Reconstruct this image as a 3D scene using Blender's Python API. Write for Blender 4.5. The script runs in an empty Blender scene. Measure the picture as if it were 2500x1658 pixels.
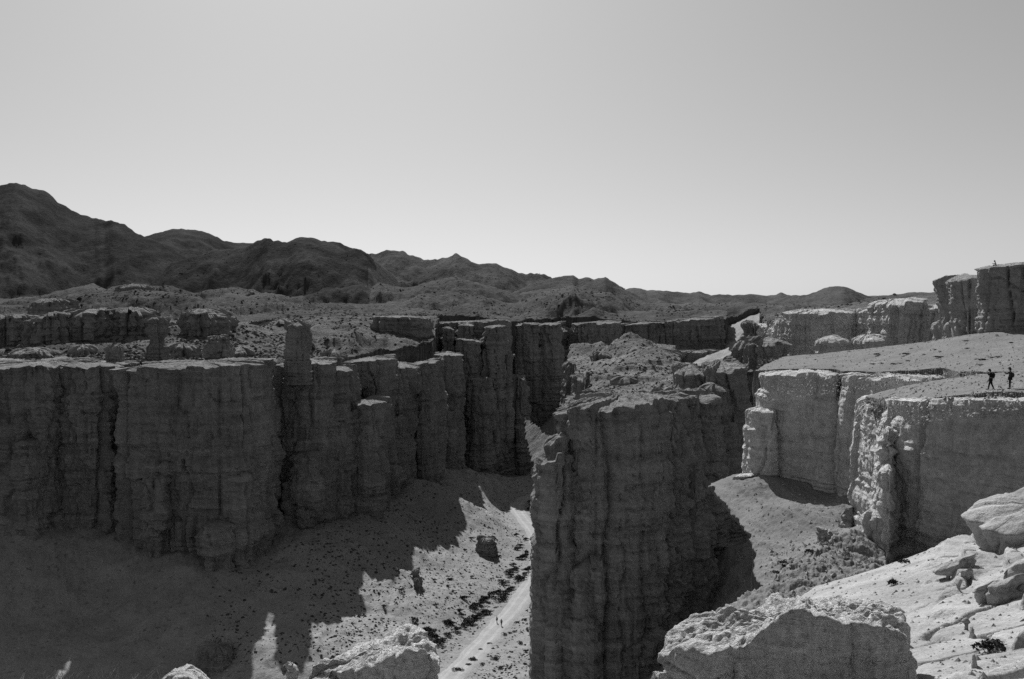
import bpy, bmesh, math, random
import numpy as np
from mathutils import Vector, Matrix
R = math.radians
random.seed(7)
scene = bpy.context.scene
C = scene.collection

# ------------------------------------------------------------------ camera
F = 2431.0            # focal length in photo pixels (photo is 2500 x 1658)
CX, CY = 1250.0, 829.0
PITCH = math.atan((829.0 - 765.0) / F)       # looking very slightly down
cam_d = bpy.data.cameras.new("camera"); cam = bpy.data.objects.new("camera", cam_d); C.objects.link(cam)
cam_d.sensor_width = 36.0; cam_d.lens = 36.0 * F / 2500.0
cam_d.clip_start = 0.1; cam_d.clip_end = 20000
cam.location = (0, 0, 0); cam.rotation_euler = (math.pi / 2 - PITCH, 0, 0)
scene.camera = cam

# ------------------------------------------------------------------ light
SUN_AZ, SUN_EL = R(-11), R(41)               # sun high, beyond the left wall
world = bpy.data.worlds.new("World"); scene.world = world; world.use_nodes = True
wn = world.node_tree; wn.nodes.clear()
sky = wn.nodes.new("ShaderNodeTexSky"); sky.sky_type = 'NISHITA'; sky.sun_disc = False
sky.sun_elevation = SUN_EL; sky.sun_rotation = SUN_AZ; sky.altitude = 900
sky.air_density = 1.0; sky.dust_density = 2.2; sky.ozone_density = 1.0
sep = wn.nodes.new("ShaderNodeSeparateColor")   # black and white: the film sees mostly the red of the sky
mr = wn.nodes.new("ShaderNodeMath"); mr.operation = 'MULTIPLY'; mr.inputs[1].default_value = 0.75
mb = wn.nodes.new("ShaderNodeMath"); mb.operation = 'MULTIPLY_ADD'; mb.inputs[1].default_value = 0.25
bg = wn.nodes.new("ShaderNodeBackground"); bg.inputs[1].default_value = 0.055
wo = wn.nodes.new("ShaderNodeOutputWorld")
wn.links.new(sky.outputs[0], sep.inputs[0])
wn.links.new(sep.outputs[0], mr.inputs[0]); wn.links.new(sep.outputs[1], mb.inputs[0]); wn.links.new(mr.outputs[0], mb.inputs[2])
pw = wn.nodes.new("ShaderNodeMath"); pw.operation = 'POWER'; pw.inputs[1].default_value = 0.66      # film flattens the bright end
ml = wn.nodes.new("ShaderNodeMath"); ml.operation = 'MULTIPLY'; ml.inputs[1].default_value = 2.1
wn.links.new(mb.outputs[0], pw.inputs[0]); wn.links.new(pw.outputs[0], ml.inputs[0])
wn.links.new(ml.outputs[0], bg.inputs[0]); wn.links.new(bg.outputs[0], wo.inputs[0])
sun_d = bpy.data.lights.new("sun", 'SUN'); sun_d.energy = 4.8; sun_d.angle = R(0.5); sun_d.color = (1, 1, 1)
sun = bpy.data.objects.new("sun", sun_d); C.objects.link(sun)
sd = Vector((math.sin(SUN_AZ) * math.cos(SUN_EL), math.cos(SUN_AZ) * math.cos(SUN_EL), math.sin(SUN_EL)))
sun.rotation_euler = sd.to_track_quat('Z', 'Y').to_euler(); sun.location = (0, 0, 60)
scene.view_settings.view_transform = 'Standard'; scene.view_settings.look = 'None'
scene.view_settings.exposure = 0.42; scene.view_settings.gamma = 1.0
scene.cycles.use_denoising = False
scene.cycles.max_bounces = 4; scene.cycles.diffuse_bounces = 3

# ------------------------------------------------------------------ helpers
cp, sp = math.cos(PITCH), math.sin(PITCH)
def P(px, py, Y):
    """world point on the ray through photo pixel (px,py) at forward distance Y"""
    u = (px - CX) / F; v = (CY - py) / F
    dy = cp + v * sp; dz = -sp + v * cp
    k = Y / dy
    return (u * k, Y, dz * k)
def Xof(px, Y): return (px - CX) / F * Y
def Zof(py, Y):
    v = (CY - py) / F
    return (-sp + v * cp) * Y / (cp + v * sp)

_rng = np.random.RandomState(11)
PERM = np.tile(_rng.permutation(256), 2).astype(np.int32)
GR = _rng.normal(size=(256, 3)); GR = (GR / np.linalg.norm(GR, axis=1)[:, None]).astype(np.float32)
def perlin(x, y, z):
    x = np.asarray(x, np.float32); y = np.asarray(y, np.float32); z = np.asarray(z, np.float32)
    x, y, z = np.broadcast_arrays(x, y, z)
    xi = np.floor(x).astype(np.int32); yi = np.floor(y).astype(np.int32); zi = np.floor(z).astype(np.int32)
    xf, yf, zf = x - xi, y - yi, z - zi
    u = xf * xf * xf * (xf * (xf * 6 - 15) + 10); v = yf * yf * yf * (yf * (yf * 6 - 15) + 10); w = zf * zf * zf * (zf * (zf * 6 - 15) + 10)
    out = 0
    for dx in (0, 1):
        wx = u if dx else 1 - u
        a = PERM[(xi + dx) & 255]
        for dy in (0, 1):
            wy = v if dy else 1 - v
            b = PERM[(a + yi + dy) & 255]
            for dz in (0, 1):
                wz = w if dz else 1 - w
                g = GR[PERM[(b + zi + dz) & 255]]
                out = out + wx * wy * wz * (g[..., 0] * (xf - dx) + g[..., 1] * (yf - dy) + g[..., 2] * (zf - dz))
    return out * 1.5
def fbm(x, y, z, o=4, g=0.5):
    s = 0; a = 1.0; t = 0
    for i in range(o):
        s = s + a * perlin(x + 17.3 * i, y + 5.1 * i, z - 9.7 * i); t += a; a *= g; x = x * 2.03; y = y * 2.03; z = z * 2.03
    return s / t
def ridged(x, y, z, o=4, g=0.5):
    s = 0; a = 1.0; t = 0
    for i in range(o):
        n = 1 - np.abs(perlin(x + 31.3 * i, y - 7.1 * i, z + 3.7 * i)) * 2.0
        s = s + a * n; t += a; a *= g; x = x * 2.1; y = y * 2.1; z = z * 2.1
    return s / t
def sstep(a, b, x):
    t = np.clip((x - a) / (b - a), 0, 1); return t * t * (3 - 2 * t)

def hsh(i, j, k=0):
    return (PERM[(PERM[(PERM[(i + 37 * k) & 255] + j) & 255] + k) & 255].astype(np.float32) / 127.5) - 1.0
def cells(s, z, W, Hc, k, joint=0.3):
    """rectangular broken blocks along a face: random set-back per block, narrow joints between them"""
    a = s / W + 0.28 * perlin(s / (W * 1.3), z / (Hc * 1.2), k * 1.7) + 0.1 * perlin(s / (W * .3), z / (Hc * .3), k * 2.7); ia = np.floor(a).astype(np.int32); fa = a - ia
    b = z / Hc + 3.0 * hsh(ia, 0 * ia, k + 5) + 0.2 * perlin(s / W, z / Hc, k * 0.7); ib = np.floor(b).astype(np.int32); fb = b - ib
    v = hsh(ia, ib, k)
    ea = np.minimum(fa, 1 - fa) * W; eb = np.minimum(fb, 1 - fb) * Hc
    return v, np.exp(-(ea / joint) ** 2) + 0.5 * np.exp(-(eb / joint) ** 2)
class RBF:
    """smooth surface through scattered control points"""
    def __init__(self, pts, smooth=0.0):
        self.p = np.array([(q[0], q[1]) for q in pts], float); z = np.array([q[2] for q in pts], float)
        n = len(pts)
        d = np.linalg.norm(self.p[:, None] - self.p[None], axis=2)
        A = np.zeros((n + 3, n + 3)); A[:n, :n] = -d + np.eye(n) * smooth; A[:n, n] = 1; A[:n, n + 1:] = self.p; A[n, :n] = 1; A[n + 1:, :n] = self.p.T
        b = np.zeros(n + 3); b[:n] = z
        self.w = np.linalg.solve(A, b); self.n = n
    def __call__(self, x, y):
        x = np.asarray(x, float); y = np.asarray(y, float)
        s = self.w[self.n] + self.w[self.n + 1] * x + self.w[self.n + 2] * y
        for i in range(self.n):
            s = s - self.w[i] * np.sqrt((x - self.p[i, 0]) ** 2 + (y - self.p[i, 1]) ** 2 + 1.0)
        return s

def make_mesh(name, verts, quads, mat, smooth=True, tris=None, origin=None, parent=None):
    verts = np.asarray(verts, np.float32)
    if origin is not None: verts = verts - np.array(origin, np.float32)
    me = bpy.data.meshes.new(name)
    nq = len(quads); nt = 0 if tris is None else len(tris)
    me.vertices.add(len(verts)); me.vertices.foreach_set("co", verts.ravel())
    loops = np.concatenate([np.asarray(quads, np.int32).ravel()] + ([np.asarray(tris, np.int32).ravel()] if nt else []))
    me.loops.add(len(loops)); me.loops.foreach_set("vertex_index", loops)
    st = np.concatenate([np.arange(nq) * 4, nq * 4 + np.arange(nt) * 3]).astype(np.int32)
    me.polygons.add(nq + nt); me.polygons.foreach_set("loop_start", st)
    me.polygons.foreach_set("loop_total", np.concatenate([np.full(nq, 4), np.full(nt, 3)]).astype(np.int32))
    me.polygons.foreach_set("use_smooth", np.full(nq + nt, smooth, bool))
    me.update(calc_edges=True); me.validate()
    me.materials.append(mat)
    ob = bpy.data.objects.new(name, me); C.objects.link(ob)
    if origin is not None: ob.location = origin
    if parent is not None: ob.parent = parent
    return ob
def tag(o, label=None, cat=None, group=None, kind=None):
    if label: o['label'] = label
    if cat: o['category'] = cat
    if group: o['group'] = group
    if kind: o['kind'] = kind
    return o
def empty(name, loc, rz=0):
    o = bpy.data.objects.new(name, None); C.objects.link(o); o.location = loc; o.rotation_euler = (0, 0, rz); o.empty_display_size = 0.3
    return o

# ------------------------------------------------------------------ materials (all grey: the place is seen on black and white film)
def mat_rock(name, lo, hi, scale=0.35, strata=0.0, sfreq=0.9, speck=0.0, speckscale=2.0, bump=0.6, bscale=1.0, rough=0.95, dark_speck=None, streak=0.0):
    m = bpy.data.materials.new(name); m.use_nodes = True; t = m.node_tree; N = t.nodes; L = t.links; N.clear()
    out = N.new("ShaderNodeOutputMaterial"); bs = N.new("ShaderNodeBsdfPrincipled"); L.new(bs.outputs[0], out.inputs[0])
    bs.inputs['Roughness'].default_value = rough; bs.inputs['Specular IOR Level'].default_value = 0.0
    geo = N.new("ShaderNodeNewGeometry")
    def noise(sc, det=6, rg=0.6, vec=None, dist=0.0):
        n = N.new("ShaderNodeTexNoise"); n.inputs['Scale'].default_value = sc; n.inputs['Detail'].default_value = det; n.inputs['Roughness'].default_value = rg
        n.inputs['Distortion'].default_value = dist
        L.new(vec if vec else geo.outputs['Position'], n.inputs['Vector']); return n.outputs['Fac']
    def math_(op, a, b=None, c=None, clamp=False):
        n = N.new("ShaderNodeMath"); n.operation = op; n.use_clamp = clamp
        for i, q in enumerate((a, b, c)):
            if q is None: continue
            if isinstance(q, (int, float)): n.inputs[i].default_value = q
            else: L.new(q, n.inputs[i])
        return n.outputs[0]
    def rng(v, a, b, c=0.0, d=1.0):
        n = N.new("ShaderNodeMapRange"); L.new(v, n.inputs[0])
        for i, q in enumerate((a, b, c, d)): n.inputs[i + 1].default_value = q
        return n.outputs[0]
    def mapped(s):
        n = N.new("ShaderNodeMapping"); n.inputs['Scale'].default_value = s; L.new(geo.outputs['Position'], n.inputs[0]); return n.outputs[0]
    big = rng(noise(scale, 8, 0.62), 0.3, 0.7)
    val = big
    if strata:
        st = noise(1.0, 5, 0.7, mapped((0.035, 0.035, sfreq)))
        val = math_('ADD', math_('MULTIPLY', big, 1 - strata), math_('MULTIPLY', rng(st, 0.32, 0.68), strata))
    if streak:
        sk = rng(noise(1.0, 5, 0.65, mapped((0.55, 0.55, 0.05))), 0.35, 0.65)
        val = math_('ADD', math_('MULTIPLY', val, 1 - streak), math_('MULTIPLY', sk, streak))
    col = rng(val, 0.0, 1.0, lo, hi)
    fine = rng(noise(bscale * 2.6, 7, 0.85), 0.3, 0.7, 0.62, 1.38)
    col = math_('MULTIPLY', col, fine)
    if speck:
        sp_ = rng(noise(speckscale, 3, 0.6), 0.60, 0.68, 1.0, 1.0 - speck)
        col = math_('MULTIPLY', col, sp_)
    cc = N.new("ShaderNodeCombineColor")
    for i in range(3): L.new(col, cc.inputs[i])
    L.new(cc.outputs[0], bs.inputs['Base Color'])
    h = math_('ADD', math_('MULTIPLY', noise(bscale * 0.8, 8, 0.68), 1.0), math_('MULTIPLY', noise(bscale * 4, 5, 0.7), 0.35))
    if strata:
        sb = noise(1.0, 4, 0.8, mapped((0.12, 0.12, sfreq * 2.0)))
        h = math_('ADD', h, math_('MULTIPLY', sb, 0.9))
    bp = N.new("ShaderNodeBump"); bp.inputs['Strength'].default_value = bump; bp.inputs['Distance'].default_value = 1.0 / bscale
    L.new(h, bp.inputs['Height']); L.new(bp.outputs[0], bs.inputs['Normal'])
    return m
def mat_plain(name, v, rough=0.85, var=0.25, scale=8):
    return mat_rock(name, v * (1 - var), v * (1 + var), scale, bump=0.2, bscale=scale, rough=rough)
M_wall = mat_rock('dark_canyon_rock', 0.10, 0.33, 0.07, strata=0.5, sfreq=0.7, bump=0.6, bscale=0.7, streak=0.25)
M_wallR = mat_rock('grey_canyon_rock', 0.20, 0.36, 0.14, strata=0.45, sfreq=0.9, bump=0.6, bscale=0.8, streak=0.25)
M_talus = mat_rock('pale_talus', 0.21, 0.30, 0.15, speck=0.45, speckscale=0.9, bump=0.45, bscale=1.1)
M_plat = mat_rock('plateau_scree', 0.065, 0.19, 0.10, speck=0.55, speckscale=0.6, bump=0.8, bscale=0.5)
M_ridge = mat_rock('ridge_scree', 0.11, 0.24, 0.10, speck=0.5, speckscale=0.7, bump=0.7, bscale=0.6)
M_slope = mat_rock('pale_gravel', 0.15, 0.21, 0.2, speck=0.25, speckscale=1.6, bump=0.35, bscale=1.5)
M_fore = mat_rock('foreground_sandstone', 0.22, 0.41, 0.5, speck=0.12, speckscale=6, bump=0.5, bscale=5)
M_boulder = mat_rock('pitted_conglomerate', 0.38, 0.70, 1.0, speck=0.4, speckscale=9, bump=1.0, bscale=5, strata=0.35, sfreq=3.0, streak=0.3)
M_road = mat_rock('dusty_track', 0.27, 0.35, 0.3, bump=0.2, bscale=1.5)
M_rut = mat_rock('wheel_rut', 0.31, 0.40, 0.3, bump=0.2, bscale=1.5)
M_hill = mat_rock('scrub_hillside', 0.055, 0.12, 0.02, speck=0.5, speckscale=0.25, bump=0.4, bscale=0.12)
M_hillshade = mat_rock('shade_toned_hillside', 0.03, 0.065, 0.02, speck=0.4, speckscale=0.25, bump=0.4, bscale=0.12)  # darker grey: shade on the left mountain put into its colour
M_hillhalfshade = mat_rock('half_shade_hillside', 0.03, 0.07, 0.02, speck=0.4, speckscale=0.25, bump=0.4, bscale=0.12)  # in-between grey: shade of the left ridges put into the colour
M_pale = mat_rock('pale_block_rock', 0.30, 0.60, 0.2, strata=0.45, sfreq=0.9, bump=0.6, bscale=0.8, streak=0.2)

# ------------------------------------------------------------------ sheets (height fields on a grid that fans out with distance)
def in_poly(px, Y, poly):
    inside = np.zeros(px.shape, bool); n = len(poly)
    for i in range(n):
        x1, y1 = poly[i]; x2, y2 = poly[(i + 1) % n]
        if y1 == y2: continue
        c = ((Y < y1) != (Y < y2)) & (px < (x2 - x1) * (Y - y1) / (y2 - y1) + x1)
        inside ^= c
    return inside
def sheet(name, pxs, Ys, hfun, mat, poly=None, skirt=None, edge=0.0, under=0.0):
    PX, YY = np.meshgrid(pxs, Ys)
    if edge:
        X0 = Xof(PX, YY)
        m_px = PX + edge * F / YY * fbm(X0 / 4, YY / 4, 3.3, 3); m_Y = YY + edge * fbm(X0 / 3, YY / 3, 9.1, 3)
    else: m_px, m_Y = PX, YY
    X = Xof(PX, YY); Z = hfun(X, YY, PX)
    nr, nc = PX.shape
    V = np.stack([X, YY, Z], -1).reshape(-1, 3)
    idx = np.arange(nr * nc).reshape(nr, nc)
    q = np.stack([idx[:-1, :-1], idx[:-1, 1:], idx[1:, 1:], idx[1:, :-1]], -1).reshape(-1, 4)
    if poly is not None:
        ins = in_poly(m_px, m_Y, poly).ravel()
        q = q[ins[q].all(1)]
    if skirt is not None:
        e = np.concatenate([q[:, [0, 1]], q[:, [1, 2]], q[:, [2, 3]], q[:, [3, 0]]])
        key = np.minimum(e[:, 0], e[:, 1]).astype(np.int64) * (nr * nc) + np.maximum(e[:, 0], e[:, 1])
        u, inv, cnt = np.unique(key, return_inverse=True, return_counts=True)
        be = e[cnt[inv] == 1]
        bv = np.unique(be)
        levels = 16
        base = len(V); newid = {}
        remap = np.full(len(V), -1, np.int64)
        prev = bv.copy(); prevmap = np.arange(len(V))
        allq = [q]; allV = [V]; off = len(V)
        for k in range(1, levels + 1):
            f = k / levels
            nv = V[bv].copy(); nv[:, 2] = nv[:, 2] * (1 - f) + np.minimum(skirt, nv[:, 2] - 1) * f
            nv[:, 0] += under * (V[bv][:, 2] - nv[:, 2]) * (1 if under else 0)
            nv[:, 0] += 0.9 * fbm(nv[:, 0] / 2.5, nv[:, 1] / 2.5, nv[:, 2] / 1.3, 3); nv[:, 1] += 0.9 * fbm(nv[:, 0] / 2.5 + 9, nv[:, 1] / 2.5, nv[:, 2] / 1.3, 3)
            nm = np.full(len(V), -1, np.int64); nm[bv] = off + np.arange(len(bv))
            allq.append(np.stack([prevmap[be[:, 1]], prevmap[be[:, 0]], nm[be[:, 0]], nm[be[:, 1]]], -1))
            allV.append(nv); off += len(nv); prevmap = nm
        q = np.concatenate(allq); V = np.concatenate(allV)
    # drop unused vertices
    used = np.unique(q); rm = np.zeros(len(V), np.int64); rm[used] = np.arange(len(used))
    return make_mesh(name, V[used], rm[q], mat)
def geo_rows(a, b, r):
    n = int(math.log(b / a) / math.log(r)) + 1
    return a * r ** np.arange(n + 1)
def ctl(pts):
    return RBF([P(*p) for p in pts])

K = 1.42     # scale of the middle towers
KL = 2.0     # scale of the left wall
# --- canyon floor, talus and the bay on the right
ROAD = [(1040, 1720), (1095, 1658), (1150, 1600), (1210, 1535), (1260, 1480), (1303, 1415), (1318, 1350), (1303, 1300), (1270, 1258), (1262, 1235), (1285, 1215), (1330, 1205)]
ZF = -73.0
def floor_pt(px, py, z=ZF):
    v = (CY - py) / F; Y = z * (cp + v * sp) / (-sp + v * cp)
    return (Xof(px, Y), Y, z)
road_pts = [floor_pt(*r) for r in ROAD]
can = [(800, 1600, 196), (720, 1550, 200), (600, 1550, 196), (450, 1392, 228), (300, 1330, 238), (100, 1280, 240), (-200, 1270, 242), (0, 1650, 187), (300, 1650, 190), (500, 1650, 192), (650, 1325, 250),
       (850, 1238, 285), (750, 1250, 268), (920, 1230, 298), (990, 1200, 322), (1060, 1170, 326), (1090, 1172, 362), (1150, 1150, 385), (1200, 1155, 410), (1270, 1165, 440), (1300, 1160, 460),
       (1200, 1250, 345), (1100, 1350, 284), (1000, 1450, 238), (900, 1500, 222), (850, 1350, 250), (950, 1350, 262), (1050, 1250, 318), (1330, 1100, 520), (1290, 1012, 560), (1360, 1070, 530), (1400, 940, 480),
       (1700, 1080, 330), (1780, 1000, 330), (1800, 900, 420), (1810, 862, 450), (1820, 785, 620), (1790, 800, 600), (400, 1550, 205), (200, 1500, 215)]
cpts = [P(a, b, c) for a, b, c in can] + road_pts
cpts += [floor_pt(1180, 1500), floor_pt(1160, 1658), floor_pt(1290, 1640), floor_pt(1260, 1600), floor_pt(1330, 1500), floor_pt(1500, 1600), floor_pt(1000, 1658, -71), floor_pt(1600, 1700), floor_pt(1120, 1500, -71.5), floor_pt(900, 1750), floor_pt(500, 1900), floor_pt(1300, 1900),floor_pt(1400, 1300), floor_pt(1400, 1400)]
for a, b, z_ in [(1620, 150, -58), (1700, 130, -56), (1700, 165, -52), (1800, 150, -50), (1800, 120, -52), (1850, 180, -46), (1950, 110, -46), (2100, 90, -44), (2100, 120, -40), (2300, 80, -44), (2500, 70, -44), (1760, 200, -46), (1900, 80, -48), (1600, 190, -58), (2200, 60, -44), (2600, 50, -44)]:
    cpts.append((Xof(a, b), b, z_))
canf = RBF(cpts, 0.3)
road_xy = np.array(road_pts)
def catmull(pts, n=24):
    pts = [np.array(p, float) for p in pts]; o = []
    for i in range(len(pts) - 1):
        p0 = pts[max(i - 1, 0)]; p1 = pts[i]; p2 = pts[i + 1]; p3 = pts[min(i + 2, len(pts) - 1)]
        for k in range(n):
            t = k / n
            o.append(0.5 * ((2 * p1) + (-p0 + p2) * t + (2 * p0 - 5 * p1 + 4 * p2 - p3) * t * t + (-p0 + 3 * p1 - 3 * p2 + p3) * t ** 3))
    o.append(pts[-1]); return np.array(o)
road_c = catmull(road_pts, 10)
def road_dist(x, y):
    d = np.full(x.shape, 1e9)
    for i in range(0, len(road_c), 2):
        d = np.minimum(d, (x - road_c[i, 0]) ** 2 + (y - road_c[i, 1]) ** 2)
    return np.sqrt(d)
def canyon_h(x, y, px=None):
    z = canf(x, y); rd = road_dist(x, y)
    pxx = CX + x / y * F; z = np.where((pxx < 1765) | (pxx > 1885) | (y < 300), np.minimum(z, -17.5), z)
    z = np.where((y < 200) & (x > y * 0.38), np.minimum(z, -24), z)
    z = np.where(z < ZF, ZF + (z - ZF) * 0.2, z)
    k = sstep(3, 14, rd)
    z = ZF * (1 - k) + z * k
    s = sstep(1, 7, z - ZF)
    z = z + k * (0.5 + 0.9 * s) * fbm(x / 14, y / 14, 0.5, 4) + k * 0.5 * fbm(x / 2.4, y / 2.4, 7.5, 3)
    z = z + 3.2 * s * sstep(0, 8, z - ZF) * (fbm(x / 22 + 3, y / 30, 3.7, 3))
    # rills running down the scree
    return z + s * 0.9 * (ridged(x / 5, y / 12, 2.2, 4, 0.6) - 0.5)
tag(sheet('canyon_floor', np.arange(-500, 2900, 3.2), geo_rows(48, 700, 1.0042), canyon_h, M_talus), kind='structure')

# --- the bay on the right: a tongue of pale scree that breaks off into the dark gorge on its left
bay = [(1740, 1182, 136), (1765, 1212, 130), (1800, 1255, 124), (1835, 1330, 114), (1850, 1400, 106), (1852, 1492, 97), (1850, 1160, 132), (1900, 1148, 138), (2000, 1207, 127), (2000, 1237, 120), (1950, 1205, 127), (2060, 1215, 124), (2060, 1300, 112), (1990, 1266, 113.4), (1930, 1236, 117), (1950, 1350, 104), (1930, 1420, 99), (2030, 1345, 102), (2100, 1205, 118), (2110, 1300, 99),
       (2000, 1420, 92), (2150, 1400, 80), (1880, 1230, 120), (1880, 1600, 88), (2050, 1560, 74), (2200, 1500, 66), (2130, 1160, 120), (2300, 1300, 84), (2250, 1400, 74)]
bayf = ctl(bay)
def bay_h(x, y, px=None): return bayf(x, y) + 0.35 * fbm(x / 7, y / 9, 2.5, 4) + 0.5 * (ridged(x / 3.5 + y / 14, y / 16, 5.5, 3) - 0.5) + 0.14 * fbm(x / 0.8, y / 0.8, 1.2, 4) + 0.25 * (ridged(x / 1.6 + y / 7, y / 9, 8.5, 2) - 0.5)
tag(sheet('bay_slope', np.arange(1700, 2420, 2.0), geo_rows(66, 150, 1.0024), bay_h, M_slope,
          poly=[(1738, 139), (1736, 135), (1765, 130), (1772, 126), (1802, 123), (1822, 118), (1838, 112), (1852, 104), (1856, 94), (1870, 80), (1900, 68), (2420, 66), (2420, 90), (2150, 130), (2060, 140), (1900, 148), (1850, 142)], skirt=-58, edge=1.3, under=0.9), kind='structure')

fan = [(1285, 1005, 330), (1320, 1035, 295), (1368, 1072, 262), (1330, 1100, 262), (1305, 1140, 240), (1300, 1080, 290), (1400, 1100, 240), (1275, 1040, 330)]
fanf = ctl(fan)
tag(sheet('scree_fan', np.arange(1270, 1420, 1.6), geo_rows(230, 340, 1.002), lambda x, y, px: fanf(x, y) - 0.4 + 0.8 * (ridged(x / 5, y / 14, 2.5, 3) - 0.5) + 0.3 * fbm(x / 1.5, y / 1.5, 1.2, 3), M_plat,
          poly=[(1280, 334), (1292, 318), (1310, 300), (1368, 264), (1410, 262), (1410, 232), (1300, 236), (1300, 262), (1284, 300)], skirt=-76, edge=1.2, under=0.3), kind='structure')

# --- road
def build_road():
    c = road_c; t = np.gradient(c, axis=0); t[:, 2] = 0; t /= np.linalg.norm(t, axis=1)[:, None]
    n = np.stack([t[:, 1], -t[:, 0], 0 * t[:, 0]], 1)
    W = np.linspace(-1, 1, 9); V = []
    for j, w in enumerate(W):
        wd = 3.0 + 1.6 * fbm(c[:, 0] / 7, c[:, 1] / 7, 1.0 + (w > 0), 3)
        p = c + n * (w * wd)[:, None]
        p[:, 2] = canyon_h(p[:, 0], p[:, 1]) + 0.16 - 0.34 * (abs(w) > 0.9) - 0.08 * (abs(abs(w) - 0.5) < 0.1)
        V.append(p)
    V = np.array(V); k, m = V.shape[:2]; idx = np.arange(k * m).reshape(k, m)
    q = np.stack([idx[:-1, :-1], idx[1:, :-1], idx[1:, 1:], idx[:-1, 1:]], -1).reshape(-1, 4)
    ro = tag(make_mesh('road', V.reshape(-1, 3), q, M_road), kind='structure'); ro.data.materials.append(M_rut)
    strip = np.repeat(np.arange(k - 1), m - 1); ro.data.polygons.foreach_set('material_index', np.isin(strip, (2, 5)).astype(np.int32))
build_road()

# --- plateau beyond the rims and the hills up to the skyline
near = [(-300, 893, 140), (-200, 893, 170), (100, 885, 145), (300, 880, 140), (600, 880, 142), (800, 880, 150), (700, 795, 205), (850, 855, 185), (950, 852, 178), (600, 795, 225), (300, 845, 165), (100, 845, 165),
        (100, 800, 185), (300, 790, 190), (500, 790, 195), (250, 766, 250), (450, 772, 260), (650, 775, 290), (850, 815, 225), (900, 772, 310), (1100, 776, 250), (1300, 782, 270), (1150, 772, 300),
        (1500, 788, 285), (1700, 785, 290), (640, 930, 145), (635, 860, 170), (1000, 870, 172), (-300, 765, 270), (0, 768, 250)]
npts = [P(a, b, c * KL) for a, b, c in near]
nearR = [(1790, 790, 420), (1850, 770, 420), (1900, 768, 380), (2000, 765, 330), (2100, 760, 300), (2200, 745, 300), (2300, 745, 260), (2350, 720, 330), (2500, 735, 300), (2700, 735, 260), (1810, 860, 330), (1830, 810, 380), (2420, 760, 200), (2150, 770, 240), (1960, 790, 270),
         (1500, 770, 600), (1000, 740, 600), (1900, 755, 700), (2400, 757, 600), (2700, 757, 600), (1700, 765, 600)]
npts += [P(*b) for b in nearR]
nearf = RBF(npts, 0.5)
def layer(crest, D, front, back, zlo=-30, wob=0.0, fade=150):
    a = np.array(crest, float)
    zc = np.array([Zof(p[1], D) for p in crest])
    return dict(px=a[:, 0], z=zc, D=D, front=front, back=back)
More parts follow.
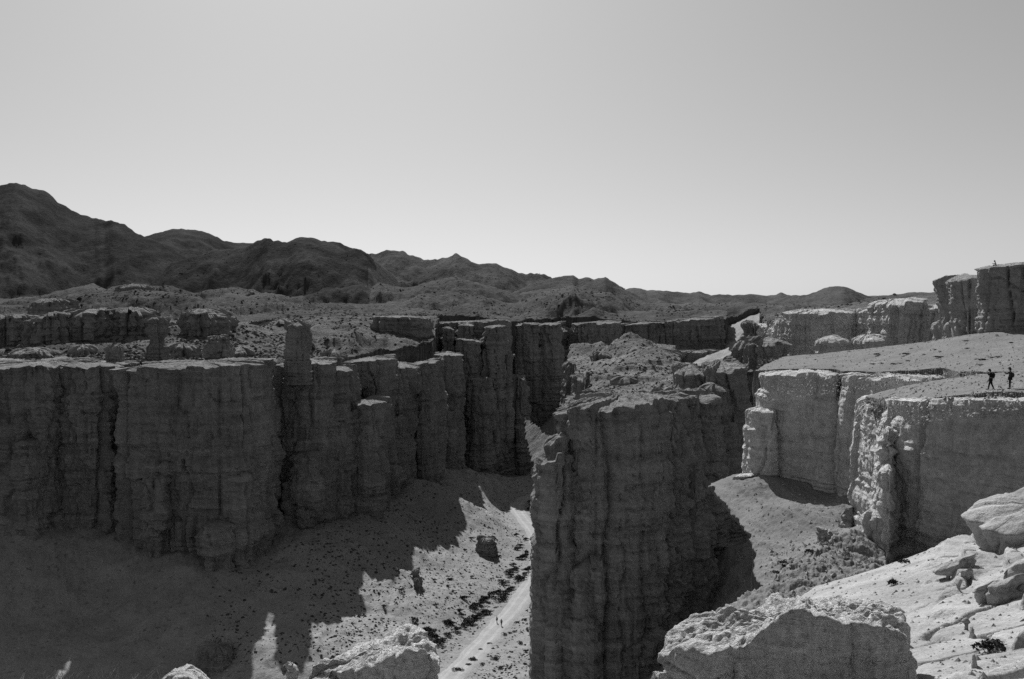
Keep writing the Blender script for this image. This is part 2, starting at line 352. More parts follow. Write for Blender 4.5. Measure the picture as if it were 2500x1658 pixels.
LAY = [
    layer([(-600, 520), (-300, 470), (-120, 462), (0, 452), (15, 448), (40, 442), (60, 443), (75, 449), (95, 455), (112, 455), (122, 460), (135, 472), (145, 484), (165, 493), (178, 505), (200, 515), (232, 528), (247, 530), (258, 536), (280, 537), (295, 544), (315, 555), (330, 568), (340, 575), (358, 581), (380, 592), (420, 606), (470, 640), (540, 700), (640, 760), (800, 800)], 1350, 0.5, 0.5),
    layer([(200, 640), (300, 600), (358, 581), (385, 573), (420, 562), (445, 561), (475, 559), (510, 564), (530, 573), (548, 585), (600, 588), (640, 590), (700, 640), (800, 760)], 2300, 0.3, 0.4),
    layer([(300, 760), (420, 640), (520, 605), (600, 600), (620, 590), (640, 582), (653, 577), (660, 579), (668, 586), (700, 592), (722, 590), (760, 598), (790, 607), (830, 621), (850, 614), (870, 611), (893, 616), (920, 640), (1000, 700), (1100, 770)], 1000, 0.5, 0.5),
    layer([(600, 640), (690, 600), (722, 588), (733, 584), (760, 584), (785, 591), (830, 594), (850, 602), (873, 604), (893, 616), (950, 640), (1050, 720)], 1700, 0.3, 0.4),
    layer([(800, 720), (860, 640), (893, 618), (907, 611), (918, 615), (925, 612), (942, 604), (965, 608), (983, 608), (1000, 620), (1010, 621), (1033, 631), (1070, 633), (1085, 628), (1095, 630), (1112, 620), (1130, 630), (1150, 639), (1170, 648), (1200, 648), (1212, 647), (1225, 652), (1250, 660), (1265, 667), (1285, 671), (1296, 667), (1310, 668), (1330, 671), (1345, 677), (1360, 690), (1500, 750)], 1080, 0.42, 0.5),
    layer([(1200, 740), (1300, 690), (1345, 677), (1375, 668), (1400, 668), (1413, 678), (1430, 673), (1450, 679), (1465, 677), (1477, 671), (1490, 680), (1505, 692), (1530, 706), (1560, 722), (1600, 740), (1650, 765)], 960, 0.4, 0.5),
    layer([(1400, 740), (1500, 710), (1530, 706), (1545, 703), (1565, 704), (1580, 710), (1605, 709), (1640, 713), (1670, 716), (1705, 712), (1735, 720), (1770, 719), (1800, 723), (1825, 717), (1850, 721), (1885, 720), (1907, 713), (1935, 724), (2000, 735), (2200, 750)], 1700, 0.2, 0.4),
    layer([(1800, 760), (1880, 735), (1925, 722), (1965, 720), (2000, 709), (2025, 702), (2060, 701), (2075, 706), (2100, 716), (2125, 726), (2200, 745), (2600, 760)], 1300, 0.25, 0.4),
    layer([(1850, 770), (1950, 760), (2050, 745), (2125, 728), (2145, 721), (2180, 718), (2210, 714), (2250, 711), (2290, 711), (2330, 707), (2400, 706), (2600, 715), (2900, 720)], 470, 0.12, 0.3),
    layer([(-500, 690), (0, 730), (100, 722), (180, 702), (230, 694), (260, 706), (320, 690), (360, 697), (410, 695), (450, 705), (475, 714), (510, 705), (560, 700), (620, 706), (640, 716), (700, 724), (740, 722), (760, 740)], 700, 0.25, 0.35),
    layer([(600, 740), (740, 722), (775, 713), (800, 700), (830, 703), (860, 695), (880, 692), (900, 702), (925, 686), (950, 692), (990, 700), (1010, 697), (1070, 682), (1100, 676), (1160, 690), (1200, 700), (1260, 720), (1290, 712), (1340, 705), (1400, 712), (1440, 735), (1600, 775)], 790, 0.27, 0.4),
    layer([(-500, 760), (-200, 742), (60, 744), (110, 730), (150, 728), (230, 712), (262, 716), (330, 704), (420, 712), (480, 722), (520, 742), (600, 775), (680, 800)], 500, 0.3, 0.3),
    layer([(400, 790), (480, 745), (560, 718), (610, 722), (650, 712), (730, 724), (800, 748), (860, 778), (920, 800)], 590, 0.3, 0.35),
    layer([(820, 800), (880, 765), (950, 735), (985, 738), (1020, 720), (1100, 710), (1140, 722), (1180, 720), (1250, 745), (1330, 772), (1380, 795)], 640, 0.28, 0.35),
    layer([(1180, 780), (1250, 745), (1330, 712), (1400, 698), (1450, 716), (1490, 714), (1560, 742), (1640, 764), (1750, 776), (1800, 790)], 700, 0.28, 0.35),
    layer([(900, 800), (1020, 776), (1060, 760), (1110, 745), (1150, 738), (1190, 752), (1250, 775), (1400, 770), (1450, 750), (1500, 765), (1600, 775)], 560, 0.25, 0.35),
]
def hills_h(x, y, px):
    base = nearf(x, np.minimum(y, 620)); kf = sstep(560, 800, y); base = base * (1 - kf) - 6 * kf
    A = 1.2 + 3.5 * sstep(300, 560, y); wx = 14 * perlin(x / 60, y / 60, 3.1); base = base + (A * 0.9 * (ridged((x + wx) / 42, (y - wx) / 60, 4.4, 5, 0.55) - 0.3) + A * 0.6 * fbm(x / 75, y / 90, 0.7, 4)) * sstep(245, 320, y) + 0.5 * fbm(x / 4, y / 4, 1.5, 3)
    # low terraces of harder rock near the rim
    tz = base / 3.4 + 0.4 * fbm(x / 30, y / 30, 2.9, 2); fr = tz - np.floor(tz); terr = base + (np.floor(tz) + sstep(0.4, 0.6, fr) - tz) * 3.4
    wt = 0.5 * (1 - sstep(480, 560, y)) * sstep(-0.25, 0.1, fbm(x / 45, y / 45, 7.1, 2)) * sstep(240, 300, y)
    base = base * (1 - wt) + terr * wt
    h = base
    far = base * 0 - 40
    for i, l in enumerate(LAY):
        D = l['D']; zc = np.interp(px, l['px'], l['z'])
        dd = y - D * (1 + 0.03 * np.sin(px / 90.0 + i))
        k = np.where(dd < 0, l['front'], l['back'])
        ad = np.abs(dd)
        sc = D / 10.0
        wq = 0.35 * sc * perlin(x / sc, y / sc, 8.0 + i)
        spur = 0.62 * ridged((x + wq) / sc + 3.3 * i, (y - wq) / (sc * 2.0), 1.1 + i, 6, 0.58) + 0.38 * ridged((x - wq) / (sc * 0.42) + 3.3 * i, y / (sc * 0.8), 4.1 + i, 5, 0.6) - 0.45
        amp = np.minimum(ad * (0.14 if D == 470 else 0.12 if D == 1350 else 0.17 if D > 1200 else 0.3 if D > 800 else 0.46), sc * (0.22 if D > 1200 else 0.34)) * sstep(0, sc * 0.25, ad)
        zl = zc - k * ad * (1 - 0.25 * np.exp(-ad / sc)) + amp * spur + sc * 0.02 * fbm(x / (sc * .15), y / (sc * .15), 5 + i, 3)
        far = np.maximum(far, zl)
    w = sstep(-4, 4, far - h)
    h = h * (1 - w) + far * w
    tz = h / 4.2 + 0.5 * fbm(x / 40, y / 40, 2.9, 3); fr = tz - np.floor(tz); terr = h + (np.floor(tz) + sstep(0.42, 0.58, fr) - tz) * 4.2
    wt = 0.4 * (1 - sstep(470, 540, y)) * sstep(300, 340, y) * sstep(-0.3, 0.0, fbm(x / 50, y / 50, 5.1, 2)) * (1 - sstep(480, 620, px))
    h = h * (1 - wt) + terr * wt
    # beyond the last crest the land sinks gently out of sight
    return h - sstep(2600, 3400, y) * 120
YM = [(-600, 140), (-300, 142), (250, 142), (258, 133), (610, 133), (618, 150), (655, 150), (662, 140), (830, 150), (842, 165), (925, 172), (1000, 184), (1060, 196), (1075, 240), (1240, 242), (1252, 248), (1305, 262), (1360, 277), (1415, 265), (1510, 270), (1775, 272)]
polyH = [(a, b * KL) for a, b in YM] + [(1778, 645), (1852, 645), (1858, 430), (1862, 312), (1935, 284), (2110, 284), (2172, 254), (2366, 250), (2380, 176), (2600, 168), (3300, 160), (3300, 9000), (-600, 9000)]
hills = tag(sheet('hills', np.arange(-590, 3200, 3.4), geo_rows(150, 4300, 1.0056), hills_h, M_plat, poly=polyH, skirt=-70, edge=1.5), kind='structure')
hills.data.materials.append(M_hill); hills.data.materials.append(M_hillhalfshade); hills.data.materials.append(M_hillshade)
def split_hills(me):
    co = np.empty(len(me.vertices) * 3, np.float32); me.vertices.foreach_get('co', co); co = co.reshape(-1, 3)
    li = np.empty(len(me.loops), np.int32); me.loops.foreach_get('vertex_index', li)
    ls = np.empty(len(me.polygons), np.int32); me.polygons.foreach_get('loop_start', ls)
    p = co[li[ls]]
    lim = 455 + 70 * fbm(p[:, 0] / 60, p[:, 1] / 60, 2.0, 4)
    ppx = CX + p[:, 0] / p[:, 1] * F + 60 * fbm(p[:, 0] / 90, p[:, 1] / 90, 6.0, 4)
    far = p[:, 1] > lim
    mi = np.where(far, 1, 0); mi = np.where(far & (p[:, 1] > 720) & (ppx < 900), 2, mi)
    mi = np.where(far & (p[:, 1] > 720) & (p[:, 1] < 1600) & (ppx < 480), 3, mi)  # leftmost mountain takes the grey with shade in its colour
    me.polygons.foreach_set('material_index', mi.astype(np.int32))
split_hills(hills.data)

# ------------------------------------------------------------------ rock solids: a plan outline raised from a base, weathered into ledges, columns and cracks
def butte(name, plan, zbase, mat=None, ds=0.4, dz=0.35, batter=0.05, col=0.9, colw=5.0, ledge=0.35, lfreq=0.55, fine=0.15, round_=1.2, dome=0.5,
          crack=0.5, lip=0.3, seed=0, chaikin=2, pinch=None, topnoise=0.7, place=False, ragged=1.0, caprough=(0.35, 2.2), bk=1.0, fsc=1.0):
    """plan: list of (px, py_top, Y); zbase: world z, or ('py', value) at the first point"""
    pts = [np.array(P(*p)) for p in plan]
    for _ in range(chaikin):
        o = []
        for i in range(len(pts)):
            a, b = pts[i], pts[(i + 1) % len(pts)]
            o += [a * 0.8 + b * 0.2, a * 0.2 + b * 0.8]
        pts = o
    pts = np.array(pts + [pts[0]])
    seg = np.linalg.norm(np.diff(pts[:, :2], axis=0), axis=1); cum = np.concatenate([[0], np.cumsum(seg)])
    n = max(12, int(cum[-1] / ds)); s = np.linspace(0, cum[-1], n, endpoint=False)
    p = np.stack([np.interp(s, cum, pts[:, k]) for k in range(3)], 1)
    w = max(1, int(round_ / ds)) ; ker = np.ones(2 * w + 1) / (2 * w + 1)
    def smooth(a): return np.convolve(np.concatenate([a[-w:], a, a[:w]]), ker, 'valid')
    p = np.stack([smooth(p[:, k]) for k in range(3)], 1)
    area = 0.5 * np.sum(p[:, 0] * np.roll(p[:, 1], -1) - np.roll(p[:, 0], -1) * p[:, 1])
    if area < 0: p = p[::-1].copy()
    t = np.roll(p, -1, 0) - np.roll(p, 1, 0); t /= np.linalg.norm(t[:, :2], axis=1)[:, None] + 1e-9
    nx, ny = smooth(t[:, 1]), smooth(-t[:, 0]); ln = np.sqrt(nx * nx + ny * ny) + 1e-6; nx /= ln; ny /= ln
    x0, y0 = p[:, 0], p[:, 1]
    ztop = p[:, 2] + topnoise * fbm(x0 / 3, y0 / 3, 5.5 + seed, 3) + topnoise * 0.8 * cells(s, 0 * s, colw * 0.5, 5.0, seed + 9, 0.2)[0] + topnoise * 0.3 * cells(s, 0 * s, colw * 0.17, 5.0, seed + 19, 0.2)[0]
    H = float(ztop.max() - zbase); m = max(6, int(H / dz))
    f = np.linspace(0, 1, m + 1)[:, None] ** 0.9           # 0 at the top
    Zg = ztop[None] - (ztop[None] - zbase) * f
    dep = ztop[None] - Zg
    X = np.broadcast_to(x0, Zg.shape); Y = np.broadcast_to(y0, Zg.shape)
    s_ = seed * 13.7
    d = batter * dep
    d = d + col * 0.8 * (ridged(X / colw + s_, Y / colw, Zg / (colw * 7), 3, 0.45) - 0.55)
    d = d + col * 0.9 * fbm(X / (colw * 2.6), Y / (colw * 2.6) + s_, Zg / (colw * 2.0), 2)
    zz = Zg * lfreq + 0.5 * fbm(X / 25, Y / 25, s_, 2)
    band = fbm(0 * X + 0.5, 0 * X + 0.5, zz, 3, 0.7)            # hard and soft beds
    d = d + ledge * 0.9 * np.clip(band * 6.0, -1, 1) * (0.7 + 0.6 * perlin(X / 9, Y / 9, Zg / 5))
    # blocky breaks
    S = np.broadcast_to(s[None], Zg.shape); jw = max(ds * 0.9, colw * 0.03)
    v1, j1 = cells(S, Zg, colw * 1.5, colw * 4.5, seed * 3 + 1, jw * 1.6)
    v2, j2 = cells(S, Zg, colw * 0.55, colw * 0.8, seed * 3 + 2, jw)
    v3, j3 = cells(S, Zg, colw * 0.22, colw * 0.22, seed * 3 + 3, jw * 0.8)
    d = d + bk * col * (0.8 * v1 - 0.8 * j1 + 0.45 * v2 - 0.25 * j2 + 0.2 * v3 - 0.1 * j3)
    lay = Zg / (0.16 * colw + 0.35) + 0.35 * fbm(X / 20, Y / 20, s_, 2) ; il = np.floor(lay).astype(np.int32); fl_ = lay - il
    d = d + ledge * 0.55 * (hsh(il, 0 * il, seed)) - ledge * 0.35 * np.exp(-(fl_ / 0.22) ** 2)
    d = d + fine * 1.8 * fbm(X / 0.9 * fsc, Y / 0.9 * fsc, Zg / 0.8 * fsc, 3)
    if crack:
        c = np.abs(perlin(X / (colw * 1.7) + 9 + s_ + 0.25 * perlin(X / 3, Y / 3, Zg / 7), Y / (colw * 1.7), Zg / 150))
        d = d - crack * 1.3 * (1 - sstep(0.0, 0.045, c))
    d = d + lip * (np.exp(-dep / 0.5)) - lip * 1.2 * np.exp(-((dep - 1.3) / 0.7) ** 2)
    if pinch: # narrower at a height: hoodoos and mushroom rocks
        for (zc, wd, am) in pinch: d = d - am * np.exp(-((Zg - zc) / wd) ** 2)
    # keep inside radius
    cx, cy = x0.mean(), y0.mean(); rad = np.sqrt((x0 - cx) ** 2 + (y0 - cy) ** 2)
    d = np.maximum(d, -0.7 * rad[None])
    top_round = np.exp(-dep / 0.25) * 0.25 * ragged
    VX = X + nx * (d - top_round); VY = Y + ny * (d - top_round)
    rows = [np.stack([VX, VY, Zg], -1)]
    tx, ty = VX[0], VY[0]; tcx, tcy = tx.mean(), ty.mean()
    zc = ztop.mean(); nf = int(np.clip(rad.mean() / ds * 0.8, 12, 70)); fl = list(1 - (np.arange(1, nf) / nf) ** 1.15)
    rr = []
    for g in fl:
        X1 = tcx + (tx - tcx) * g; Y1 = tcy + (ty - tcy) * g
        Z1 = zc + (ztop - zc) * (g if g > 0.5 else g) + dome * (1 - g * g) + min(0.18, rad.mean() * .04) * (1 - g) ** 0.3 + (min(caprough[0], rad.mean() * .12) * fbm(X1 / caprough[1], Y1 / caprough[1], 3.1 + s_, 4) + min(caprough[0], rad.mean() * .12) * 0.7 * (ridged(X1 / caprough[1] * 1.7, Y1 / caprough[1] * 1.7, s_, 4) - 0.4)) * (1 - g ** 12)
        rr.append(np.stack([X1, Y1, Z1], -1))
    rows = np.concatenate([np.array(rr[::-1]), rows[0]], 0)
    k, q_ = rows.shape[:2]
    idx = np.arange(k * q_).reshape(k, q_); nxt = np.roll(idx, -1, 1)
    quads = np.stack([idx[:-1], idx[1:], nxt[1:], nxt[:-1]], -1).reshape(-1, 4)
    V = rows.reshape(-1, 3); c = len(V)
    V = np.concatenate([V, [[tcx, tcy, rows[0, :, 2].mean()]]])
    tris = np.stack([np.full(q_, c), idx[0], nxt[0]], -1)
    org = (float(cx), float(cy), float(zbase))
    return make_mesh(name, V, quads, mat or M_wall, tris=tris, origin=org, smooth=not (ds > 0.1))
def box_plan(px0, px1, Y, depth, t0, t1, bulge=0.25, back=None):
    """a rough block: front edge at distance Y from px0 to px1, top edge heights t0..t1, going back by depth"""
    w = (px1 - px0); b = bulge * depth * 0.35
    tm = (t0 + t1) / 2; Yb = Y + depth
    # the back corners keep the same width in metres
    def sh(px, Yn, Yo): return CX + (px - CX) * Yo / Yn
    zb0, zb1 = Zof(t0, Y), Zof(t1, Y)
    def pz(px, z, Yn):
        lo, hi = -3000, 6000
        v = (z / Yn); # invert Zof
        vv = (v * cp + sp) / (cp - v * sp)
        return (px, CY - vv * F, Yn)
    o = [(px0, t0, Y + b), (px0 + w * 0.3, t0 * 0.7 + t1 * 0.3, Y), (px0 + w * 0.72, t0 * 0.3 + t1 * 0.7, Y - b * 0.3), (px1, t1, Y + b * 0.8)]
    o += [pz(sh(px1, Yb, Y), zb1, Yb), pz(sh(px0 + w / 2, Yb, Y), (zb0 + zb1) / 2 + 0.3, Yb + b), pz(sh(px0, Yb, Y), zb0, Yb)]
    return o
def wall(name, px0, px1, Y, depth, t0, t1, zb, **k):
    return tag(butte(name, box_plan(px0, px1, Y, depth, t0, t1), zb, **k), kind='structure')

# --- the long wall on the left, buttress by buttress
LW = [  # px0, px1, Y, depth, top0, top1
    (-330, -40, 121, 20, 893, 897, {}), (-70, 130, 120, 20, 897, 899, {}), (105, 264, 122, 18, 899, 899, {}),
    (266, 612, 118, 19, 904, 893, dict(col=1.5, colw=8)), (664, 802, 134, 16, 893, 888, {}), (775, 846, 138, 13, 906, 905, {}), (836, 944, 142, 14, 890, 876, {}),
    (822, 934, 132, 11, 992, 984, dict(lip=0.5)), (925, 1000, 150, 16, 892, 902, {}), (920, 962, 146, 10, 975, 968, {}), (980, 1062, 158, 16, 900, 884, {}),
    (905, 1046, 192, 15, 774, 778, {}), (1046, 1122, 180, 16, 868, 872, {}), (1104, 1168, 200, 14, 830, 835, {}),(1140, 1200, 197, 12, 930, 925, {}),
    (1030, 1252, 212, 18, 792, 784, dict(col=1.6)), (1150, 1180, 204, 10, 850, 850, {}), (1205, 1252, 206, 14, 870, 866, {}), (1246, 1330, 230, 18, 792, 795, dict(col=1.6)), (1246, 1285, 212, 14, 922, 925, {}),
    (1315, 1372, 250, 18, 794, 792, {}), (1360, 1420, 272, 16, 786, 786, {}), (1404, 1516, 257, 16, 793, 786, dict(col=1.5, colw=9, batter=-0.05)),
    (1510, 1640, 265, 18, 792, 790, {}), (1625, 1776, 262, 18, 789, 774, dict(col=1.5)), (1640, 1780, 250, 10, 862, 858, {}),
    (640, 712, 130, 9, 1268, 1262, dict(round_=2)),
]
LW += [(1075, 1114, 203, 10, 802, 806, {}), (1122, 1158, 205, 10, 794, 796, {}), (1180, 1232, 203, 10, 800, 797, {}), (700, 775, 130.5, 8, 1120, 1112, dict(round_=2)), (935, 985, 150, 9, 1020, 1012, dict(round_=2)), (1060, 1105, 178, 9, 1010, 1004, {}), (1175, 1218, 200, 9, 1000, 1005, {}), (870, 925, 137.5, 8, 1130, 1125, dict(round_=2)), (470, 560, 115, 8, 1290, 1284, dict(round_=2.5)),
       (20, 95, 117.5, 8, 1080, 1088, dict(round_=2)), (1255, 1290, 208, 9, 1045, 1040, {}), (330, 400, 116, 8, 1180, 1174, dict(round_=2.5))]
for i, (a, b, y, d, t0, t1, kw) in enumerate(LW):
    if 800 < a < 1300: y = y * 1.08
    kk = dict(ds=0.6, dz=0.5, col=1.7, colw=9, ledge=0.5, seed=i + 1, crack=0.9, batter=0.025, lfreq=0.4)
    kk.update(kw)
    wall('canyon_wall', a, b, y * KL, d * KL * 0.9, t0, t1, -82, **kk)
# higher tiers behind the left rim
TIER = [(-200, 60, 172, 16, 792, 778, 'a'), (28, 150, 166, 14, 790, 768, 'a'), (130, 262, 170, 16, 770, 762, 'a'), (240, 352, 174, 12, 762, 768, 'a'), (430, 520, 178, 14, 766, 768, 'a'), (600, 745, 210, 8, 794, 788, 'a'),
        (1300, 1420, 262, 10, 800, 812, 'a'), (0, 120, 150, 8, 864, 868, 'b'), (540, 600, 158, 8, 862, 864, 'b'), (60, 150, 215, 10, 740, 736, 'b'), (275, 352, 270, 10, 703, 700, 'b'), (390, 470, 155, 6, 850, 856, 'b'), (770, 850, 160, 6, 868, 872, 'b'), (150, 215, 152, 6, 858, 856, 'b')]
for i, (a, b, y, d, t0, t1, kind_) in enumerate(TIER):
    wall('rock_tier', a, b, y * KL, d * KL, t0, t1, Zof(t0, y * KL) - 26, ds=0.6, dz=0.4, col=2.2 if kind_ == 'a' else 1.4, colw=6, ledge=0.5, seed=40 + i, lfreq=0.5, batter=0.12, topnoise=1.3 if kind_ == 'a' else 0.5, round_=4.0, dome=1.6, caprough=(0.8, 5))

# --- central ridge: a sheet that carries the lit mounds, with the dark towers in front of it
rid = [(1350, 1012, 124), (1500, 990, 126), (1690, 985, 128), (1480, 962, 140), (1640, 965, 148), (1560, 932, 158), (1640, 905, 178), (1480, 922, 165), (1450, 950, 155), (1430, 885, 195), (1535, 818, 205), (1600, 852, 200), (1480, 868, 198), (1410, 838, 214), (1438, 858, 210), (1465, 843, 213),
       (1500, 862, 205), (1570, 862, 190), (1400, 1000, 135), (1395, 960, 160), (1640, 870, 215), (1400, 870, 230), (1660, 900, 235), (1530, 860, 235), (1440, 905, 180), (1550, 880, 180)]
KR = lambda y: y * (1.42 + 0.35 * min(max((y - 128) / 90.0, 0), 1.1))
ridf = ctl([(a, b, KR(c)) for a, b, c in rid])
CONES = [(1535, 0, 330, 7.0, 13), (1412, 0, 355, 4.5, 8), (1465, 0, 350, 4.5, 8), (1590, 0, 305, 3.5, 12), (1560, 0, 262, 3.5, 13), (1450, 0, 255, 3.0, 9)]
def ridge_h(x, y, px):
    z = ridf(x, y)
    for (a, b, Y0, h, r) in CONES: z = z + h * np.clip(1 - np.sqrt((x - Xof(a, Y0)) ** 2 + ((y - Y0) * 0.8) ** 2) / r, 0, 1) * (1 + 0.25 * fbm(x / 2.5, y / 4, 1.1, 3))
    z = z + 0.9 * fbm(x / 9, y / 9, 3.9, 4) + 0.5 * ridged(x / 6, y / 8, 1.9, 3) - 0.3
    tz = z / 2.2; fr = tz - np.floor(tz); terr = (np.floor(tz) + sstep(0.3, 0.7, fr)) * 2.2
    w = 0.55 * sstep(-0.1, 0.25, fbm(x / 18, y / 18, 6.6, 2))
    return z * (1 - w) + terr * w + 0.12 * fbm(x / 1.5, y / 1.5, 2.2, 2)
polyR = [(1352, 122), (1695, 122), (1700, 150), (1670, 165), (1650, 200), (1650, 238), (1400, 238), (1385, 200), (1420, 175), (1440, 160), (1385, 145)]
tag(sheet('ridge_top', np.arange(1330, 1740, 2.4), geo_rows(168, 430, 1.0026), ridge_h, M_ridge, poly=[(a, KR(b)) for a, b in polyR], skirt=-76, edge=1.2), kind='structure')
def tower(name, plan, zb, label, cat, group=None, **k):
    return tag(butte(name, plan, zb, **k), label, cat, group)
kt = dict(ds=0.4, dz=0.38, col=1.2, colw=7, ledge=0.4, crack=1.0, lfreq=0.45, topnoise=1.0, caprough=(0.9, 4.5), dome=0.9)
KP = lambda L: [(a, b, c * K) for a, b, c in L]
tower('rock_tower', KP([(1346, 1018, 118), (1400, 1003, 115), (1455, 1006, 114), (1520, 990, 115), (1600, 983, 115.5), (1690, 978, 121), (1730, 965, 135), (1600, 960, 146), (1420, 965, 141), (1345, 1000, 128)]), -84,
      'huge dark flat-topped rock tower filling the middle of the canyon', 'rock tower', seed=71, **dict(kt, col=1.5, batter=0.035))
tower('rock_shoulder', KP([(1304, 1142, 116), (1345, 1125, 114), (1400, 1120, 114.5), (1420, 1120, 122), (1330, 1120, 128), (1304, 1140, 122)]), -84,
      'lower stepped shoulder on the left flank of the huge dark tower, above the road', 'rock shoulder', seed=72, **dict(kt, batter=0.01, col=0.5, round_=0.6))
tower('rock_shoulder', KP([(1334, 1082, 117), (1380, 1075, 115.5), (1420, 1070, 118), (1400, 1070, 126), (1332, 1082, 123)]), -84,
      'upper stepped shoulder on the left flank of the huge dark tower', 'rock shoulder', seed=73, **dict(kt, batter=0.01, col=0.4, round_=0.6))
wall('ridge_wall', 1640, 1760, 138 * K, 16, 985, 975, -84, seed=75, **kt)
tower('rock_column', box_plan(1655, 1742, 152 * K, 18, 907, 911), -84, 'flat-capped dark rock column, left one of the pair behind the huge tower', 'rock column', 'flat-capped rock columns', seed=76, **dict(kt, col=0.7))
tower('rock_column', box_plan(1738, 1832, 147 * K, 20, 905, 899), -84, 'flat-capped dark rock column, right one of the pair beside the pale slope', 'rock column', 'flat-capped rock columns', seed=77, **dict(kt, col=0.7))
wall('ridge_wall', 1718, 1800, 142 * K, 12, 1036, 1032, -84, seed=78, **kt)
wall('ridge_wall', 1700, 1760, 139 * K, 9, 1110, 1104, -84, seed=79, **kt)
wall('ridge_wall', 1735, 1775, 144 * K, 8, 958, 960, -84, seed=80, **kt)
wall('ridge_wall', 1395, 1450, KR(172), 16, 925, 935, -80, seed=81, **kt)
wall('ridge_wall', 1380, 1430, KR(195), 16, 895, 900, -80, seed=82, **kt)
wall('ridge_tier', 1545, 1665, KR(186), 10, 862, 866, -30, seed=83, **kt)
wall('ridge_tier', 1500, 1560, KR(158), 7, 930, 934, -34, seed=84, **kt)
wall('ridge_tier', 1440, 1500, KR(190), 7, 866, 872, -30, seed=85, **kt)

# --- far blocks on the right
RB = [('rock_block', 1936, 2112, 268, 18, 766, 762, 'long dark flat-topped cliff block above the pale slope, left of the notch'), ('rock_block', 2112, 2172, 262, 12, 762, 768, 'narrow weathered rock block between the long cliff and the square block'),
      ('rock_block', 2172, 2270, 236, 18, 744, 735, 'square pale-sided rock block standing highest above the middle of the slope'), ('rock_block', 2266, 2372, 232, 16, 754, 750, 'low dark rock block right of the square block'),
      ('rock_block', 2345, 2408, 156, 12, 686, 682, 'dark rock block with overhanging top, left of the tallest block'),
      ('rock_block', 2010, 2076, 205, 8, 834, 832, 'small rounded rock block lying on the edge of the pale slope'), ('rock_block', 2095, 2170, 200, 8, 835, 826, 'low ledge block at the foot of the square block'),
      ('rock_block', 2318, 2400, 163, 8, 796, 788, 'low rounded rock block at the foot of the overhanging block'),
      ('rock_block', 1850, 1900, 300, 14, 800, 798, 'pale rock block behind the dark pinnacle'), ('rock_block', 1895, 1940, 285, 14, 790, 788, 'small pale rock block beside the long cliff')]
for i, (n, a, b, y, d, t0, t1, lab) in enumerate(RB):
    pin = None
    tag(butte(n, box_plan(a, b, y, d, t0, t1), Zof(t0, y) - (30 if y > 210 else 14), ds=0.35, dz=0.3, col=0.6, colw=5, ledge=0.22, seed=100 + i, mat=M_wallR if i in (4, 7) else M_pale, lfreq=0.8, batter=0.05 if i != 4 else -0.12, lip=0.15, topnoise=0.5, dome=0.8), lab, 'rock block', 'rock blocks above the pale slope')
tower('rock_block', [(2386, 660, 139), (2420, 654, 137), (2460, 650, 136), (2520, 645, 134), (2640, 630, 130), (2660, 630, 150), (2400, 655, 152)], -6,
      'tallest dark rock block at the right edge with a seated person on top', 'rock block', 'rock blocks above the pale slope', seed=120, mat=M_wallR, ds=0.25, dz=0.22, col=0.5, colw=4, ledge=0.25, lfreq=0.9, batter=0.02, dome=0.1, topnoise=0.2)
PIN = [(1826, 1862, 262, 10, 792, 796, 'slender dark rock pinnacle at the canyon mouth'), (1800, 1850, 240, 12, 850, 846, 'stubby dark pinnacle below the slender one'), (1840, 1935, 225, 14, 835, 842, 'broad dark stepped pinnacle next to the tip of the pale slope'), (1785, 1830, 250, 12, 885, 880, 'lowest dark rock stump at the canyon mouth')]
for i, (a, b, y, d, t0, t1, lab) in enumerate(PIN):
    tag(butte('rock_pinnacle', box_plan(a, b, y, d, t0, t1), -66, ds=0.4, dz=0.35, col=1.0, colw=4, ledge=0.7, seed=130 + i, batter=0.22, lfreq=0.6, dome=1.0), lab, 'rock pinnacle', 'pinnacles at the canyon mouth')

# --- right side: pale slope, its cliff, the lower shelf with the walkers, and the big cliff below them
sl = [(1838, 912, 138), (1930, 870, 176), (2040, 910, 128), (2020, 864, 178), (2150, 852, 172), (2300, 834, 160), (2370, 817, 152), (2500, 808, 142), (2650, 800, 142), (2300, 880, 118), (2300, 914, 106), (2150, 914, 119), (2500, 862, 108), (2480, 900, 92), (1960, 890, 140), (2100, 885, 140), (2700, 860, 95), (2350, 912, 100), (2500, 880, 100), (2450, 812, 165), (2650, 806, 165), (2400, 812, 137), (2500, 806, 134.5), (2620, 803, 132), (2600, 830, 120)]
slf = ctl(sl)
def slope_h(x, y, px): return slf(x, y) + 0.25 * fbm(x / 7, y / 7, 2.7, 4) + 0.07 * fbm(x / 0.8, y / 0.8, 6.1, 3)
tag(sheet('upper_slope', np.arange(1815, 2800, 2.2), geo_rows(84, 184, 1.0024), slope_h, M_slope,
          poly=[(1842, 142), (1920, 137), (2043, 131), (2056, 128), (2130, 122), (2300, 111), (2400, 96), (2520, 86), (2800, 78), (2800, 158), (2380, 158), (2250, 184), (2010, 184), (1915, 178)], skirt=-45, edge=0.5), kind='structure')
sh = [(2072, 985, 108), (2125, 962, 112), (2130, 982, 105), (2200, 945, 106), (2300, 930, 106), (2180, 980, 88), (2300, 975, 80), (2400, 956, 82), (2460, 953, 78), (2500, 978, 74), (2500, 900, 92), (2400, 912, 98), (2600, 893, 87), (2700, 990, 66), (2700, 910, 88), (2350, 965, 79)]
shf = ctl(sh)
def shelf_h(x, y, px): return shf(x, y) + 0.12 * fbm(x / 4, y / 4, 1.7, 4) + 0.09 * ridged(x / 1.6, y / 1.2, 3.1, 3) * sstep(82, 90, y) + 0.05 * fbm(x / 0.6, y / 0.6, 6.1, 3)
